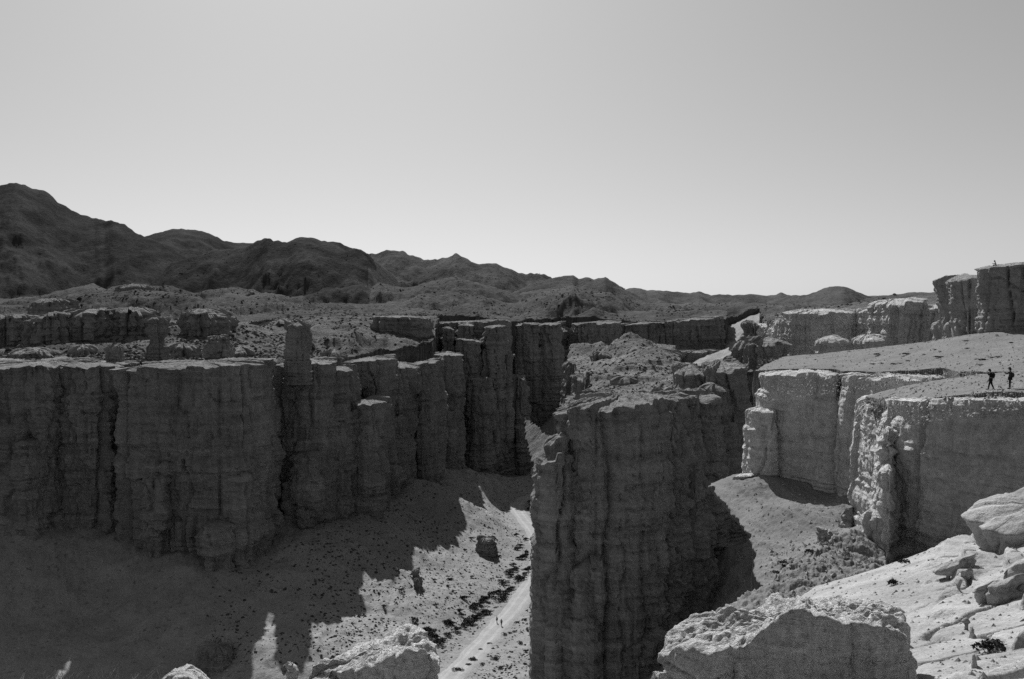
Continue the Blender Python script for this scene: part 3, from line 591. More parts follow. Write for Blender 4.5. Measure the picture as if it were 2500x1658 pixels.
tag(sheet('shelf', np.arange(2060, 2800, 2.2), geo_rows(54, 110, 1.0022), shelf_h, M_slope,
          poly=[(2092, 114), (2104, 111), (2135, 106), (2165, 98), (2192, 89), (2312, 82), (2420, 79), (2530, 75.5), (2760, 68), (2800, 110), (2050, 110)], skirt=-30, edge=0.35), kind='structure')
kr = dict(mat=M_pale, ds=0.28, dz=0.26, col=0.38, colw=6.0, ledge=0.2, crack=0.5, lfreq=0.7, fine=0.13, topnoise=0.3, lip=0.15)
tag(butte('cliff', [(1838, 915, 137), (1900, 915, 133), (1985, 916, 130), (2042, 916, 126), (2058, 918, 127), (2066, 918, 134), (2000, 910, 150), (1870, 905, 152)], -29, seed=140, **kr), kind='structure')
tag(butte('cliff', [(1814, 1003, 137), (1850, 1002, 133), (1900, 1005, 131), (1900, 1005, 140), (1822, 1003, 143)], -26.5, seed=141, **kr), kind='structure')
tag(butte('cliff', [(2088, 990, 112), (2102, 986, 109), (2136, 984, 105), (2168, 982, 98), (2260, 975, 98), (2250, 975, 112), (2090, 970, 119)], -40, seed=142, **kr), kind='structure')
tag(butte('cliff', [(2050, 922, 124), (2120, 925, 118), (2220, 924, 112), (2300, 925, 108), (2300, 915, 113), (2060, 915, 130)], -30, seed=143, **dict(kr, col=0.4, dome=0.1)), kind='structure')
tag(butte('cliff', [(2152, 980, 88.5), (2178, 980, 85), (2240, 978, 82), (2312, 974, 79), (2420, 976, 76), (2520, 980, 73), (2760, 1000, 65), (2900, 990, 72), (2620, 950, 88), (2300, 965, 96), (2170, 972, 96)], -34, seed=144, **dict(kr, dome=0.0, topnoise=0.15)), kind='structure')
tower('rock_pinnacle', [(2140, 1060, 86), (2165, 1050, 83.5), (2190, 1050, 83), (2190, 1050, 88), (2145, 1060, 89)], -34, 'knobbly sunlit rib on the left edge of the cliff below the walkers', 'rock pinnacle', seed=150, **dict(kr, ledge=0.5, fine=0.25, ds=0.2, dz=0.18))
tower('rock_pinnacle', [(2136, 1150, 83), (2160, 1145, 81.5), (2185, 1150, 81), (2190, 1150, 86), (2142, 1150, 86)], -34, 'smooth sunlit slab leaning against the foot of the cliff, split by a long crack', 'rock slab', seed=151, **dict(kr, ds=0.2, dz=0.18, col=0.3, round_=0.6))
tower('rock_pinnacle', [(2112, 1262, 79), (2130, 1256, 78), (2148, 1262, 77.5), (2150, 1262, 81), (2116, 1262, 81.5)], -34, 'small crumbly sunlit knob at the lower left of the cracked slab', 'rock knob', seed=152, **dict(kr, ds=0.15, dz=0.14, col=0.3, round_=0.4, fine=0.25))
tower('rock_slab', [(1774, 1168, 135), (1810, 1165, 133), (1850, 1162, 133), (1870, 1160, 137), (1800, 1163, 138.5)], Zof(1190, 135), 'flat overhanging slab of rock jutting from the bay slope into the shade', 'rock slab', seed=153, **dict(kr, batter=-0.6, col=0.2, ds=0.2, dz=0.12))
# spur in front of the bay
sp_ = [(1700, 1560, 66), (1860, 1455, 68), (1960, 1375, 71), (2060, 1315, 75), (2115, 1285, 78), (2140, 1330, 76), (2165, 1400, 72), (2165, 1372, 78), (2140, 1440, 62), (2000, 1470, 56), (2100, 1460, 54), (1900, 1520, 56), (2200, 1450, 56)]
spf = ctl(sp_)
def spur_h(x, y, px): return spf(x, y) + 0.9 * ridged(x / 3.5, y / 2.6, 7.7, 5, 0.6) - 0.55 + 0.3 * fbm(x / 0.8, y / 0.8, 2, 4, 0.6)
tag(sheet('spur', np.arange(1650, 2350, 2.0), geo_rows(34, 82, 1.0028), spur_h, M_slope,
          poly=[(1650, 34), (2165, 34), (2165, 80), (2118, 80), (2060, 77), (1960, 73), (1860, 70), (1700, 68)], skirt=-45, edge=0.4), kind='structure')
# near ground on the right
ng = [(2135, 1400, 34), (2250, 1355, 32), (2350, 1320, 30), (2420, 1300, 28), (2500, 1260, 27), (2800, 1180, 26), (2250, 1500, 20), (2400, 1420, 21), (2500, 1380, 20), (2250, 1600, 14), (2400, 1550, 15), (2500, 1520, 15), (2400, 1658, 11.5), (2200, 1658, 12), (2000, 1700, 12), (2000, 1480, 22), (1900, 1560, 18), (1700, 1700, 14), (2800, 1500, 14), (2500, 1720, 9.5)]
ngf = ctl(ng)
def near_h(x, y, px):
    z = ngf(x, y) + 0.12 * fbm(x / 2.5, y / 2.5, 4.7, 4) + 0.03 * fbm(x / 0.35, y / 0.35, 6.1, 3)
    tz = (z + 0.06 * x + 0.3 * fbm(x / 3, y / 3, 8.1, 3)) / 0.42; fr = tz - np.floor(tz); terr = np.floor(tz) + sstep(0.30, 0.37, fr)
    w = sstep(-0.05, 0.08, fbm(x / 2.2, y / 2.2, 12.1, 3)) * sstep(2230, 2330, px); ck = np.abs(perlin(x / 2.6 + 3, y / 1.3, 0.7)); z = z - 0.16 * (1 - sstep(0, 0.05, ck)) * sstep(2200, 2320, px)
    return z + (terr - tz) * 0.42 * w * 0.8
tag(sheet('near_slope', np.arange(1400, 3000, 2.6), geo_rows(6, 36, 1.004), near_h, M_fore,
          poly=[(1400, 6), (3000, 6), (3000, 27), (2500, 28.5), (2350, 31.5), (2140, 35.5), (2050, 34), (1950, 26), (1700, 15), (1400, 12)], skirt=-25, edge=0.1), kind='structure')
def under_cam():
    xs = np.linspace(-26, 30, 190); ys = np.linspace(-34, 6.4, 140); X, Y = np.meshgrid(xs, ys)
    Z = -1.75 - 3.4 * sstep(1.5, 6.0, Y + 0.25 * np.abs(X)) - 0.02 * np.abs(X) + 0.25 * fbm(X / 4, Y / 4, 1.1, 4) + 0.06 * fbm(X / 0.6, Y / 0.6, 3.1, 3)
    Z = np.minimum(Z, -1.6); idx = np.arange(X.size).reshape(X.shape)
    q = np.stack([idx[:-1, :-1], idx[:-1, 1:], idx[1:, 1:], idx[1:, :-1]], -1).reshape(-1, 4)
    tag(make_mesh('viewpoint_ground', np.stack([X, Y, Z], -1).reshape(-1, 3), q, M_fore), kind='structure')
under_cam()
# ------------------------------------------------------------------ foreground rocks
ledge_h = lambda x, y, px: -4.9 + 0.06 * (12 - y) + 0.12 * fbm(x / 1.5, y / 1.5, 3.3, 4)
tag(sheet('near_ledge', np.arange(-700, 1200, 6), geo_rows(5, 13.4, 1.006), ledge_h, M_fore, poly=[(-700, 5), (1200, 5), (1090, 12.6), (700, 12.9), (300, 12.5), (-700, 12.0)], skirt=-14, edge=0.1), kind='structure')
kb = dict(mat=M_boulder, ds=0.028, dz=0.028, col=0.10, colw=0.8, ledge=0.04, lfreq=3, fine=0.032, fsc=6, round_=0.12, crack=0.0, lip=0.02, chaikin=1, topnoise=0.07, ragged=0.25, caprough=(0.13, 0.32), bk=0.8)
tower('boulder', [(1605, 1575, 11.7), (1640, 1592, 11.2), (1740, 1600, 10.8), (1800, 1590, 10.7), (1850, 1550, 10.7), (1890, 1505, 10.6), (1950, 1490, 10.5), (2050, 1512, 10.4), (2150, 1522, 10.4), (2215, 1560, 10.6), (2245, 1615, 11.2), (2238, 1535, 12.2), (2205, 1470, 12.8),
                  (2130, 1452, 13.0), (1990, 1441, 13.2), (1885, 1447, 13.0), (1825, 1498, 12.6), (1740, 1510, 12.4), (1672, 1498, 12.2), (1622, 1530, 12.0)], -6.5, 'largest pale rock in the foreground, rough top and smooth shaded side, right of centre', 'boulder', 'foreground rocks', seed=200, **dict(kb, batter=-0.12, dome=0.04))
tower('boulder', [(738, 1640, 12.6), (800, 1652, 12.1), (905, 1642, 11.6), (955, 1604, 11.4), (1000, 1584, 11.4), (1060, 1592, 11.5), (1086, 1630, 12.0), (1074, 1570, 12.8), (1008, 1519, 13.2), (930, 1550, 13.2), (850, 1576, 13.1), (765, 1608, 12.9)], -6.5,
      'long pale rock at the bottom edge left of the road, with a dark right-hand face', 'boulder', 'foreground rocks', seed=201, **dict(kb, batter=-0.05, dome=0.02))
tower('boulder', [(688, 1652, 12.3), (708, 1628, 12.0), (732, 1640, 12.1), (736, 1632, 12.4), (722, 1614, 12.7), (704, 1618, 12.7)], -6.0, 'small upright knob of rock at the bottom edge beside the long pale rock', 'boulder', 'foreground rocks', seed=202, **dict(kb, batter=0.1, dome=0.03, round_=0.03, ds=0.015, dz=0.02, chaikin=1))
tower('boulder', [(408, 1658, 12.2), (440, 1645, 12.0), (490, 1656, 12.1), (476, 1645, 12.6), (450, 1632, 12.8), (424, 1640, 12.6)], -5.6, 'low rounded rock at the bottom edge just right of the dry grass', 'boulder', 'foreground rocks', seed=203, **dict(kb, batter=0.8, dome=0.03, round_=0.04, ds=0.02, dz=0.02))
tower('boulder', [(1900, 1705, 8.0), (1970, 1698, 7.8), (2050, 1705, 8.0), (2030, 1675, 8.8), (1950, 1662, 8.9), (1905, 1680, 8.8)], -4.2, 'pale rock tip poking up at the very bottom edge in front of the largest rock', 'boulder', 'foreground rocks', seed=204, **dict(kb, batter=0.3, dome=0.03))
tower('boulder', [(1575, 1660, 9.8), (1610, 1655, 9.6), (1650, 1665, 9.8), (1640, 1640, 10.3), (1600, 1642, 10.4)], -5.2, 'small crumbly rock at the bottom edge left of the largest rock', 'boulder', 'foreground rocks', seed=205, **dict(kb, batter=0.3, dome=0.03))
kl = dict(mat=M_fore, ds=0.07, dz=0.06, col=0.12, colw=2, ledge=0.08, lfreq=1.6, fine=0.05, round_=0.25, crack=0.1, lip=0.05, chaikin=2, topnoise=0.08, dome=0.1, ragged=0.4)
LED = [(2285, 2400, 1392, 25, 'long undercut ledge in the upper middle of the near slope'), (2300, 2335, 1418, 22.5, 'small wedge of rock below the long undercut ledge'), (2335, 2390, 1412, 23, 'thin slab just right of the small wedge'),
       (2440, 2560, 1415, 21.5, 'curved slab at the right edge below the overhanging outcrop'), (2395, 2560, 1468, 18.5, 'broad slab with a dark shadow line running to the right edge'), (2325, 2352, 1490, 18, 'small block left of the broad slab'),
       (2345, 2385, 1540, 16, 'flat flake of rock in the lower middle of the near slope'), (2350, 2372, 1582, 14, 'tiny flake left of the near shrub'), (2365, 2410, 1636, 11.8, 'dark crumbling lump at the bottom edge of the near slope'), (2330, 2362, 1440, 21, 'crumbling lump under the thin slab'), (2365, 2400, 1560, 15, 'low flake above the near shrub')]
# hoodoos standing on the left plateau
HO = [(256, 300, 848, 262, 898, 'small dark stump of rock on the left rim, above the crack in the wall'), (348, 400, 782, 300, 862, 'mushroom-shaped dark hoodoo on the left plateau, broad head on a narrow neck'),
      (492, 560, 828, 268, 892, 'squat barrel-shaped dark hoodoo on the left rim'), (690, 750, 796, 262, 884, 'tall square dark hoodoo on the rim, rightmost of the four')]
for i, (a, b, top, Y, bot, lab) in enumerate(HO):
    z0 = Zof(top, Y); z1 = Zof(bot, Y)
    pin = {1: [(z1 + 3.5, 2.2, 1.6)], 0: [(z1 + 0.8, 1.0, 0.5)], 2: [(z1 + 0.6, 1.2, 1.0), (z0 - 0.3, 1.2, 1.2)], 3: []}[i]
    tower('hoodoo', box_plan(a, b, Y, (b - a) / F * Y * 0.9, top, top - 1), z1 - 6, lab, 'hoodoo', 'hoodoos on the left rim', seed=230 + i, ds=0.28, dz=0.25, col=0.5, colw=3, ledge=0.35, fine=0.12, lfreq=0.8, crack=0.2, pinch=pin, dome=0.5, batter=0.04, round_=1.0)

# ------------------------------------------------------------------ things lying on the ground
def hit(px, py, hf, Y0, Y1):
    ys = np.linspace(Y0, Y1, 1500); x = Xof(px, ys)
    d = Zof(py, ys) - hf(x, ys, np.full_like(ys, px))
    k = np.argmax(d < 0)
    if d[k] >= 0: k = len(ys) - 1
    return (float(x[k]), float(ys[k]), float(hf(x[k:k+1], ys[k:k+1], np.array([px]))[0]))
def rock_at(name, px, py, hf, rng_, size, hgt, lab, cat, group, seed, **k):
    c = hit(px, py, hf, *rng_)
    o = []
    rs = random.Random(seed)
    n = 7
    pl = []
    for i in range(n):
        a = 2 * math.pi * i / n; r = size / 2 * rs.uniform(0.75, 1.1)
        x, y = c[0] + r * math.cos(a), c[1] + r * math.sin(a); z = c[2] + hgt * rs.uniform(0.7, 1.0)
        v = z / y; vv = (v * cp + sp) / (cp - v * sp)
        pl.append((CX + x / y * F, CY - vv * F, y))
    kk = dict(ds=0.15, dz=0.15, col=0.3, colw=2.5, ledge=0.2, fine=0.15, lfreq=1.2, crack=0, round_=0.4, chaikin=1, dome=hgt * 0.15, batter=0.15, mat=M_wall)
    kk.update(k)
    return tag(butte(name, pl, c[2] - hgt * 0.4, seed=seed, **kk), lab, cat, group)
BR = (150, 480)
rock_at('boulder', 1186, 1350, canyon_h, BR, 7.0, 4.5, 'large dark wedge-shaped boulder alone on the sunlit scree left of the track', 'boulder', 'fallen boulders on the scree', 301, ledge=0.3)
rock_at('boulder', 1014, 1412, canyon_h, BR, 2.6, 2.4, 'upper of two dark boulders stacked on the scree at the shadow edge', 'boulder', 'fallen boulders on the scree', 302)
rock_at('boulder', 1021, 1438, canyon_h, BR, 2.7, 2.6, 'lower of two dark boulders stacked on the scree at the shadow edge', 'boulder', 'fallen boulders on the scree', 303)
rock_at('boulder', 525, 1625, canyon_h, BR, 8.5, 4.0, 'rounded boulder lying in deep shade at the foot of the left wall', 'boulder', 'fallen boulders on the scree', 304)
rock_at('boulder', 700, 1635, canyon_h, BR, 2.4, 1.2, 'small stone block in the shade behind the upright knob of rock', 'boulder', 'fallen boulders on the scree', 305)
rock_at('boulder', 2020, 1318, bay_h, (70, 145), 3.2, 1.2, 'low ledge-like boulder on the bay slope below the shadow tip', 'boulder', 'boulders in the bay', 306, mat=M_wallR)
rock_at('boulder', 2082, 1285, bay_h, (70, 145), 1.9, 1.6, 'small pointed rock rising at the shadow edge in the bay', 'boulder', 'boulders in the bay', 307, mat=M_wallR, batter=0.5)

def gpt(x, y, z):
    vv = (z / y * cp + sp) / (cp - z / y * sp); return (CX + x / y * F, CY - vv * F, y)
for i, (a, b, py, Y, lab) in enumerate(LED):
    if b - a < 30: continue
    c = hit((a + b) / 2, py, near_h, 7, 36); Y = c[1]; w = (b - a) / F * Y; hh = 0.16 * w + 0.10; rs = random.Random(i)
    pl = []
    for k in range(9):
        an = 2 * math.pi * k / 9 + 0.2; r = rs.uniform(0.75, 1.1)
        x = c[0] + math.cos(an) * w / 2 * r; y = Y + w * 0.28 + math.sin(an) * w * 0.36 * r
        pl.append(gpt(x, y, float(near_h(np.array([x]), np.array([y]), np.array([a + 0.0]))[0]) + hh * rs.uniform(.8, 1.15)))
    tower('rock_slab', pl, c[2] - 0.15, lab, 'rock slab', 'slabs on the near slope', seed=215 + i, **dict(kl, batter=-0.35, ds=0.05, dz=0.04, dome=0.06, topnoise=0.05, col=0.08, colw=0.9, lip=0.03, round_=0.08, caprough=(0.06, 0.6), fsc=3))
c = hit(2440, 1352, near_h, 7, 36); pl = []
for (dx, dy, zz) in [(-0.4, 0.2, 0.5), (-0.1, -0.3, 0.55), (0.9, -0.5, 0.55), (2.4, -0.5, 0.6), (3.2, 0.8, 1.2), (2.4, 2.1, 1.5), (1.0, 2.1, 1.0), (-0.1, 1.5, 0.7)]:
    pl.append(gpt(c[0] + dx, c[1] + dy, c[2] + zz))
tower('rock_outcrop', pl, c[2] - 0.3, 'bulging overhanging outcrop at the right edge on the crest of the near slope', 'rock outcrop', seed=210, **dict(kl, batter=-0.45, caprough=(0.12, 1.0), col=0.12, fsc=2))
# shrubs
M_shrub = mat_plain('dark_shrub', 0.05, var=0.4, scale=5)
M_dry = mat_plain('dry_grass', 0.20, var=0.3, scale=9)
def shrub_mesh(name, seed, n=300, r=1.0, h=0.8, leaf=0.11, mat=None):
    rs = np.random.RandomState(seed); V = []; T = []
    lob = [(rs.uniform(-.5, .5), rs.uniform(-.5, .5), rs.uniform(.25, .5), rs.uniform(.4, .6)) for _ in range(5)]
    for i in range(n):
        l = lob[i % 5]; d = rs.normal(size=3); d /= np.linalg.norm(d); q = rs.uniform(0.6, 1.05)
        c = np.array([l[0] + d[0] * l[3] * q, l[1] + d[1] * l[3] * q, (l[2] + abs(d[2]) * l[3] * q * 0.9)]) * (r, r, h)
        a = rs.normal(size=3); a /= np.linalg.norm(a); b = np.cross(a, rs.normal(size=3)); b /= np.linalg.norm(b)
        s = leaf * rs.uniform(.6, 1.3); k = len(V)
        V += [c - a * s, c + b * s * .6, c + a * s, c - b * s * .6]; T.append((k, k + 1, k + 2, k + 3))
    # woody stems from the root
    for i in range(16):
        l = lob[i % 5]; e = np.array([l[0], l[1], l[2] + .2]) * (r, r, h); w = 0.03; k = len(V)
        V += [np.array([-w, 0, -.15]), np.array([w, 0, -.15]), e + (w * .4, 0, 0), e - (w * .4, 0, 0)]; T.append((k, k + 1, k + 2, k + 3))
    me = bpy.data.meshes.new(name); me.from_pydata([tuple(map(float, v)) for v in V], [], T); me.materials.append(mat or M_shrub); return me
SM = [shrub_mesh('shrub', 500 + i) for i in range(4)]
def shrub(loc, size, lab, group, flat=1.0):
    o = bpy.data.objects.new('shrub', random.choice(SM)); C.objects.link(o); o.location = loc
    o.scale = (size * random.uniform(.8, 1.3), size * random.uniform(.8, 1.2), size * random.uniform(.7, 1.0) * flat); o.rotation_euler = (0, 0, random.uniform(0, 6.28))
    return tag(o, lab, 'shrub', group)
t6 = lambda L: [(600 + a * .5155, 850 + b * .5155) for a, b in L]
for px, py in t6([(1280, 890), (1325, 910), (1300, 940), (1325, 975), (1290, 1000), (1275, 1050), (1245, 1070), (1288, 955), (1262, 1058), (1305, 1000), (1330, 988), (1268, 1030), (1250, 1085), (1215, 1110), (1225, 1120), (1300, 1090), (1325, 1075), (1345, 1045), (1310, 1100), (1335, 1062), (1290, 1105), (1240, 1150), (1255, 1142), (1228, 1162), (1215, 1190), (1205, 1200), (1225, 1180), (1195, 1160), (1175, 1175)]):
    shrub(hit(px, py, canyon_h, *BR), random.uniform(1.1, 1.8), 'dark bush in the double row that lines the far bend of the track', 'bushes lining the track')
for px, py in t6([(1130, 1185), (1110, 1215), (1090, 1225), (1118, 1200), (1140, 1195), (1075, 1235), (1125, 1260), (1100, 1275), (1060, 1305), (1045, 1310), (1085, 1285), (1112, 1268), (1140, 1262), (1052, 1298), (1035, 1320), (1010, 1250), (1035, 1190), (950, 1300), (975, 1310), (860, 1355), (930, 1390), (1000, 1345), (905, 1375), (960, 1365), (945, 1310), (880, 1350), (840, 1345), (920, 1405)]):
    shrub(hit(px, py, canyon_h, *BR), random.uniform(1.0, 1.7), 'dark bush beside the near stretch of the track, on its left', 'bushes lining the track')
for px, py in t6([(790, 1290), (805, 1300), (900, 1220), (965, 1100), (1070, 1085), (955, 1130), (1200, 990), (1165, 915), (1070, 905), (890, 1100), (1180, 985), (1020, 1270), (730, 1150), (650, 1230)]):
    shrub(hit(px, py, canyon_h, *BR), random.uniform(0.7, 1.1), 'lone dark bush dotted over the sunlit scree left of the track', 'bushes on the scree')
for px, py in t6([(1250, 1350), (1150, 1400), (1110, 1430), (1080, 1480), (1120, 1500), (1180, 1470), (1210, 1520), (1320, 1290), (1300, 1400), (1330, 1440), (1340, 1340), (1270, 1345), (1285, 1300), (1050, 1500), (1225, 1360), (1190, 1475), (1325, 1500), (1000, 1530)]):
    shrub(hit(px, py, canyon_h, *BR), random.uniform(0.6, 1.1), 'low dark bush on the flat ground right of the track', 'bushes right of the track', 0.8)
for px, py in [(1300, 1236), (1292, 1245), (1302, 1255), (1296, 1228), (1303, 1262)]:
    shrub(hit(px, py, canyon_h, *BR), 1.6, 'dark bush tucked inside the far bend of the track against the tower', 'bushes inside the bend')
t4 = lambda L: [(1800 + a / 3.136, 600 + b / 3.136) for a, b in L]
for i, (px, py) in enumerate(t4([(1080, 840), (1300, 835), (1270, 850), (1310, 885), (1250, 905), (1205, 910), (1030, 910), (1100, 905), (1545, 860), (1435, 835), (1335, 790), (1515, 798), (1750, 730), (1760, 790), (1870, 880), (1860, 915), (1950, 860), (2000, 855), (1995, 690), (600, 875), (850, 810), (740, 930), (2090, 745)])):
    big = i in (0, 1, 8, 14)
    shrub(hit(px, py, slope_h, 95, 182), 0.75 if big else random.uniform(0.28, 0.5), 'larger dark shrub on the upper pale slope' if big else 'small dark shrub dotted on the upper pale slope', 'shrubs on the upper pale slope', 0.6)
for px, py, s_, lab in [(2420, 1592, 0.28, 'spiky grey shrub on the near slope at lower right'), (2218, 1380, 0.22, 'tiny shrub on the near slope below the cliff'), (2180, 1430, 0.2, 'faint small shrub beside the top of the largest rock')]:
    shrub(hit(px, py, near_h, 7, 36), s_, lab, 'shrubs on the near slope')
for px, py, s_, lb in [(1925, 1392, 1.1, 'largest dark bush of the clump at the foot of the bay slope'), (1940, 1380, 0.9, 'dark bush at the right end of the clump at the foot of the bay slope'), (1905, 1405, 0.8, 'lowest bush of the clump at the foot of the bay slope'), (1985, 1355, 0.9, 'dark bush standing apart, right of the clump at the foot of the bay slope'), (2078, 1425, 0.6, 'small bush at the foot of the knobbly rib'), (1915, 1380, 0.8, 'upper left bush of the clump at the foot of the bay slope')]:
    shrub(hit(px, py, bay_h, 66, 145), s_, lb, 'bushes in the bay')
shrub(hit(2181, 722, hills_h, 300, 900), 1.6, 'lone bush standing out on the skyline right of the far peak', None)

# scattered scrub and stones: uncountable, one object each
def scatter(name, spots, mat, kind='stuff', squash=0.6, lo=0.2, hi=0.6, seed=1):
    rs = np.random.RandomState(seed); base = np.array([(1, 0, 0), (0.3, 0.95, 0), (-.8, .6, 0), (-.8, -.6, 0), (.3, -.95, 0), (0.1, 0, 1)], float)
    tri = np.array([(0, 1, 5), (1, 2, 5), (2, 3, 5), (3, 4, 5), (4, 0, 5)])
    n = len(spots); s = lo * (hi / lo) ** (rs.rand(n) ** 1.7); V = base[None] * (rs.uniform(.6, 1.3, (n, 6, 1)))
    a = rs.rand(n) * 6.28; ca, sa = np.cos(a), np.sin(a)
    X = V[:, :, 0] * ca[:, None] - V[:, :, 1] * sa[:, None]; Y = V[:, :, 0] * sa[:, None] + V[:, :, 1] * ca[:, None]
    if len(spots[0]) > 3: s = s * spots[:, 3]
    V = np.stack([X * s[:, None], Y * s[:, None], V[:, :, 2] * s[:, None] * squash - 0.08 * s[:, None]], -1) + spots[:, None, :3]
    T = tri[None] + (np.arange(n) * 6)[:, None, None]
    return tag(make_mesh(name, V.reshape(-1, 3), np.zeros((0, 4), int), mat, smooth=False, tris=T.reshape(-1, 3)), kind=kind)
def spots_in(hf, px0, px1, Y0, Y1, n, seed, poly=None, clump=0, mask=None, ysc=True):
    rs = np.random.RandomState(seed); px = rs.uniform(px0, px1, n * 3); Y = Y0 * (Y1 / Y0) ** rs.rand(n * 3)
    ok = np.ones(n * 3, bool)
    if poly is not None: ok &= in_poly(px, Y, poly)
    x = Xof(px, Y)
    if clump: ok &= fbm(x / clump, Y / clump, 1.3, 3) > 0.0
    if mask is not None: ok &= mask(x, Y)
    px, Y, x = px[ok][:n], Y[ok][:n], x[ok][:n]
    return np.stack([x, Y, hf(x, Y, px)], 1)
M_scrub = mat_plain('grey_scrub', 0.05, var=0.4, scale=1)
M_stone = mat_plain('scattered_stone', 0.27, var=0.4, scale=2)
offroad = lambda x, y: road_dist(x, y) > 3.5
scatter('scrub', np.concatenate([spots_in(hills_h, -100, 1850, 250, 700, 9000, 3, polyH, 30), spots_in(hills_h, -100, 2500, 300, 1100, 7000, 4, polyH, 60), spots_in(hills_h, -100, 800, 255, 380, 3500, 9, polyH)]), M_scrub, lo=0.35, hi=1.3, seed=3)
scatter('scrub', spots_in(ridge_h, 1350, 1700, 175, 410, 3500, 5, [(a, KR(b)) for a, b in polyR]), M_scrub, lo=0.2, hi=0.7, seed=4)
scatter('scrub', np.concatenate([spots_in(canyon_h, 500, 1330, 190, 480, 4500, 6, None, 8, offroad), spots_in(canyon_h, 750, 1330, 195, 430, 5000, 26, None, 0, offroad)]), M_scrub, lo=0.14, hi=0.55, seed=5)
scatter('stones', spots_in(canyon_h, 500, 2200, 80, 480, 6000, 7, None, 0, offroad), M_stone, lo=0.12, hi=0.5, seed=6, squash=0.8)
scatter('stones', np.concatenate([spots_in(bay_h, 1770, 2130, 78, 136, 1500, 21, [(1765, 134), (1845, 115), (1880, 98), (1900, 80), (2150, 78), (2150, 134)]), spots_in(spur_h, 1880, 2160, 52, 77, 1500, 22)]), M_stone, lo=0.05, hi=0.24, seed=16, squash=0.8)
scatter('stones', spots_in(slope_h, 1850, 2550, 95, 180, 2500, 8, None), M_stone, lo=0.05, hi=0.22, seed=7, squash=0.8)
scatter('stones', spots_in(shelf_h, 2090, 2550, 70, 108, 1800, 10, None), M_stone, lo=0.04, hi=0.22, seed=8, squash=0.8)
scatter('stones', spots_in(near_h, 1900, 2600, 8, 34, 2600, 11, None), M_stone, lo=0.008, hi=0.07, seed=9, squash=0.8)

# dry grass along the bottom left
def grass():
    rs = np.random.RandomState(5); V = []; Q = []
    for i in range(5200):
        px = rs.uniform(20, 420); Y = rs.uniform(11.0, 12.4); x = Xof(px, Y)
        tuft = 0.5 + 0.9 * max(0, float(perlin(px / 40.0, Y, 0.5))) + (0.9 if 225 < px < 260 else 0)
        z = -4.9 + 0.05; h = rs.uniform(0.12, 0.3) * tuft + 0.12; lean = rs.normal(size=2) * 0.10; w = 0.006
        k = len(V)
        V += [(x - w, Y, z), (x + w, Y, z), (x + lean[0] * .5 + w, Y + lean[1] * .5, z + h * .6), (x + lean[0] * .5 - w, Y + lean[1] * .5, z + h * .6), (x + lean[0] * 1.4, Y + lean[1] * 1.4, z + h), (x + lean[0] * 1.4 + .002, Y + lean[1] * 1.4, z + h)]
        Q += [(k, k + 1, k + 2, k + 3), (k + 3, k + 2, k + 5, k + 4)]
    tag(make_mesh('grass', np.array(V), np.array(Q), M_dry, smooth=False), kind='stuff')
grass()

# ------------------------------------------------------------------ people
M_skin = mat_plain('skin', 0.30, var=0.05); M_black = mat_plain('black_cloth', 0.018, var=0.2, scale=20); M_dark = mat_plain('dark_cloth', 0.04, var=0.2, scale=20)
M_grey = mat_plain('grey_cloth', 0.12, var=0.2, scale=20); M_light = mat_plain('light_cloth', 0.30, var=0.15, scale=20); M_hair = mat_plain('dark_hair', 0.02, var=0.2, scale=30)
def skin_obj(name, nodes, edges, root, mat, parent, sub=2, extra=None):
    keys = list(nodes); me = bpy.data.meshes.new(name)
    me.from_pydata([nodes[k][0] for k in keys], [(keys.index(a), keys.index(b)) for a, b in edges], [])
    ob = bpy.data.objects.new(name, me); C.objects.link(ob)
    ob.modifiers.new('skin', 'SKIN'); sub_m = ob.modifiers.new('sub', 'SUBSURF'); sub_m.levels = sub; sub_m.render_levels = sub
    sv = me.skin_vertices[0].data if me.skin_vertices else None
    if sv is None:
        me.skin_vertices.new() if hasattr(me.skin_vertices, 'new') else None
        sv = me.skin_vertices[0].data
    for i, k in enumerate(keys):
        r = nodes[k][1]; sv[i].radius = r if isinstance(r, tuple) else (r, r); sv[i].use_root = (k == root)
    dg = bpy.context.evaluated_depsgraph_get(); ev = ob.evaluated_get(dg); nm = bpy.data.meshes.new_from_object(ev)
    bpy.data.objects.remove(ob); nm.name = name
    if extra:
        bm = bmesh.new(); bm.from_mesh(nm)
        for (c, sc, rot) in extra:
            bmesh.ops.create_icosphere(bm, subdivisions=2, radius=1.0, matrix=Matrix.Translation(c) @ (rot or Matrix.Identity(4)) @ Matrix.Diagonal((*sc, 1)))
        bm.to_mesh(nm); bm.free()
    nm.materials.clear(); nm.materials.append(mat)
    for p in nm.polygons: p.use_smooth = True
    o = bpy.data.objects.new(name, nm); C.objects.link(o); o.parent = parent
    return o
def blob(name, parts, mat, parent):
    bm = bmesh.new()
    for (c, sc) in parts: bmesh.ops.create_icosphere(bm, subdivisions=3, radius=1.0, matrix=Matrix.Translation(c) @ Matrix.Diagonal((*sc, 1)))
    me = bpy.data.meshes.new(name); bm.to_mesh(me); bm.free(); me.materials.append(mat)
    for p in me.polygons: p.use_smooth = True
    o = bpy.data.objects.new(name, me); C.objects.link(o)
    if parent: o.parent = parent
    return o
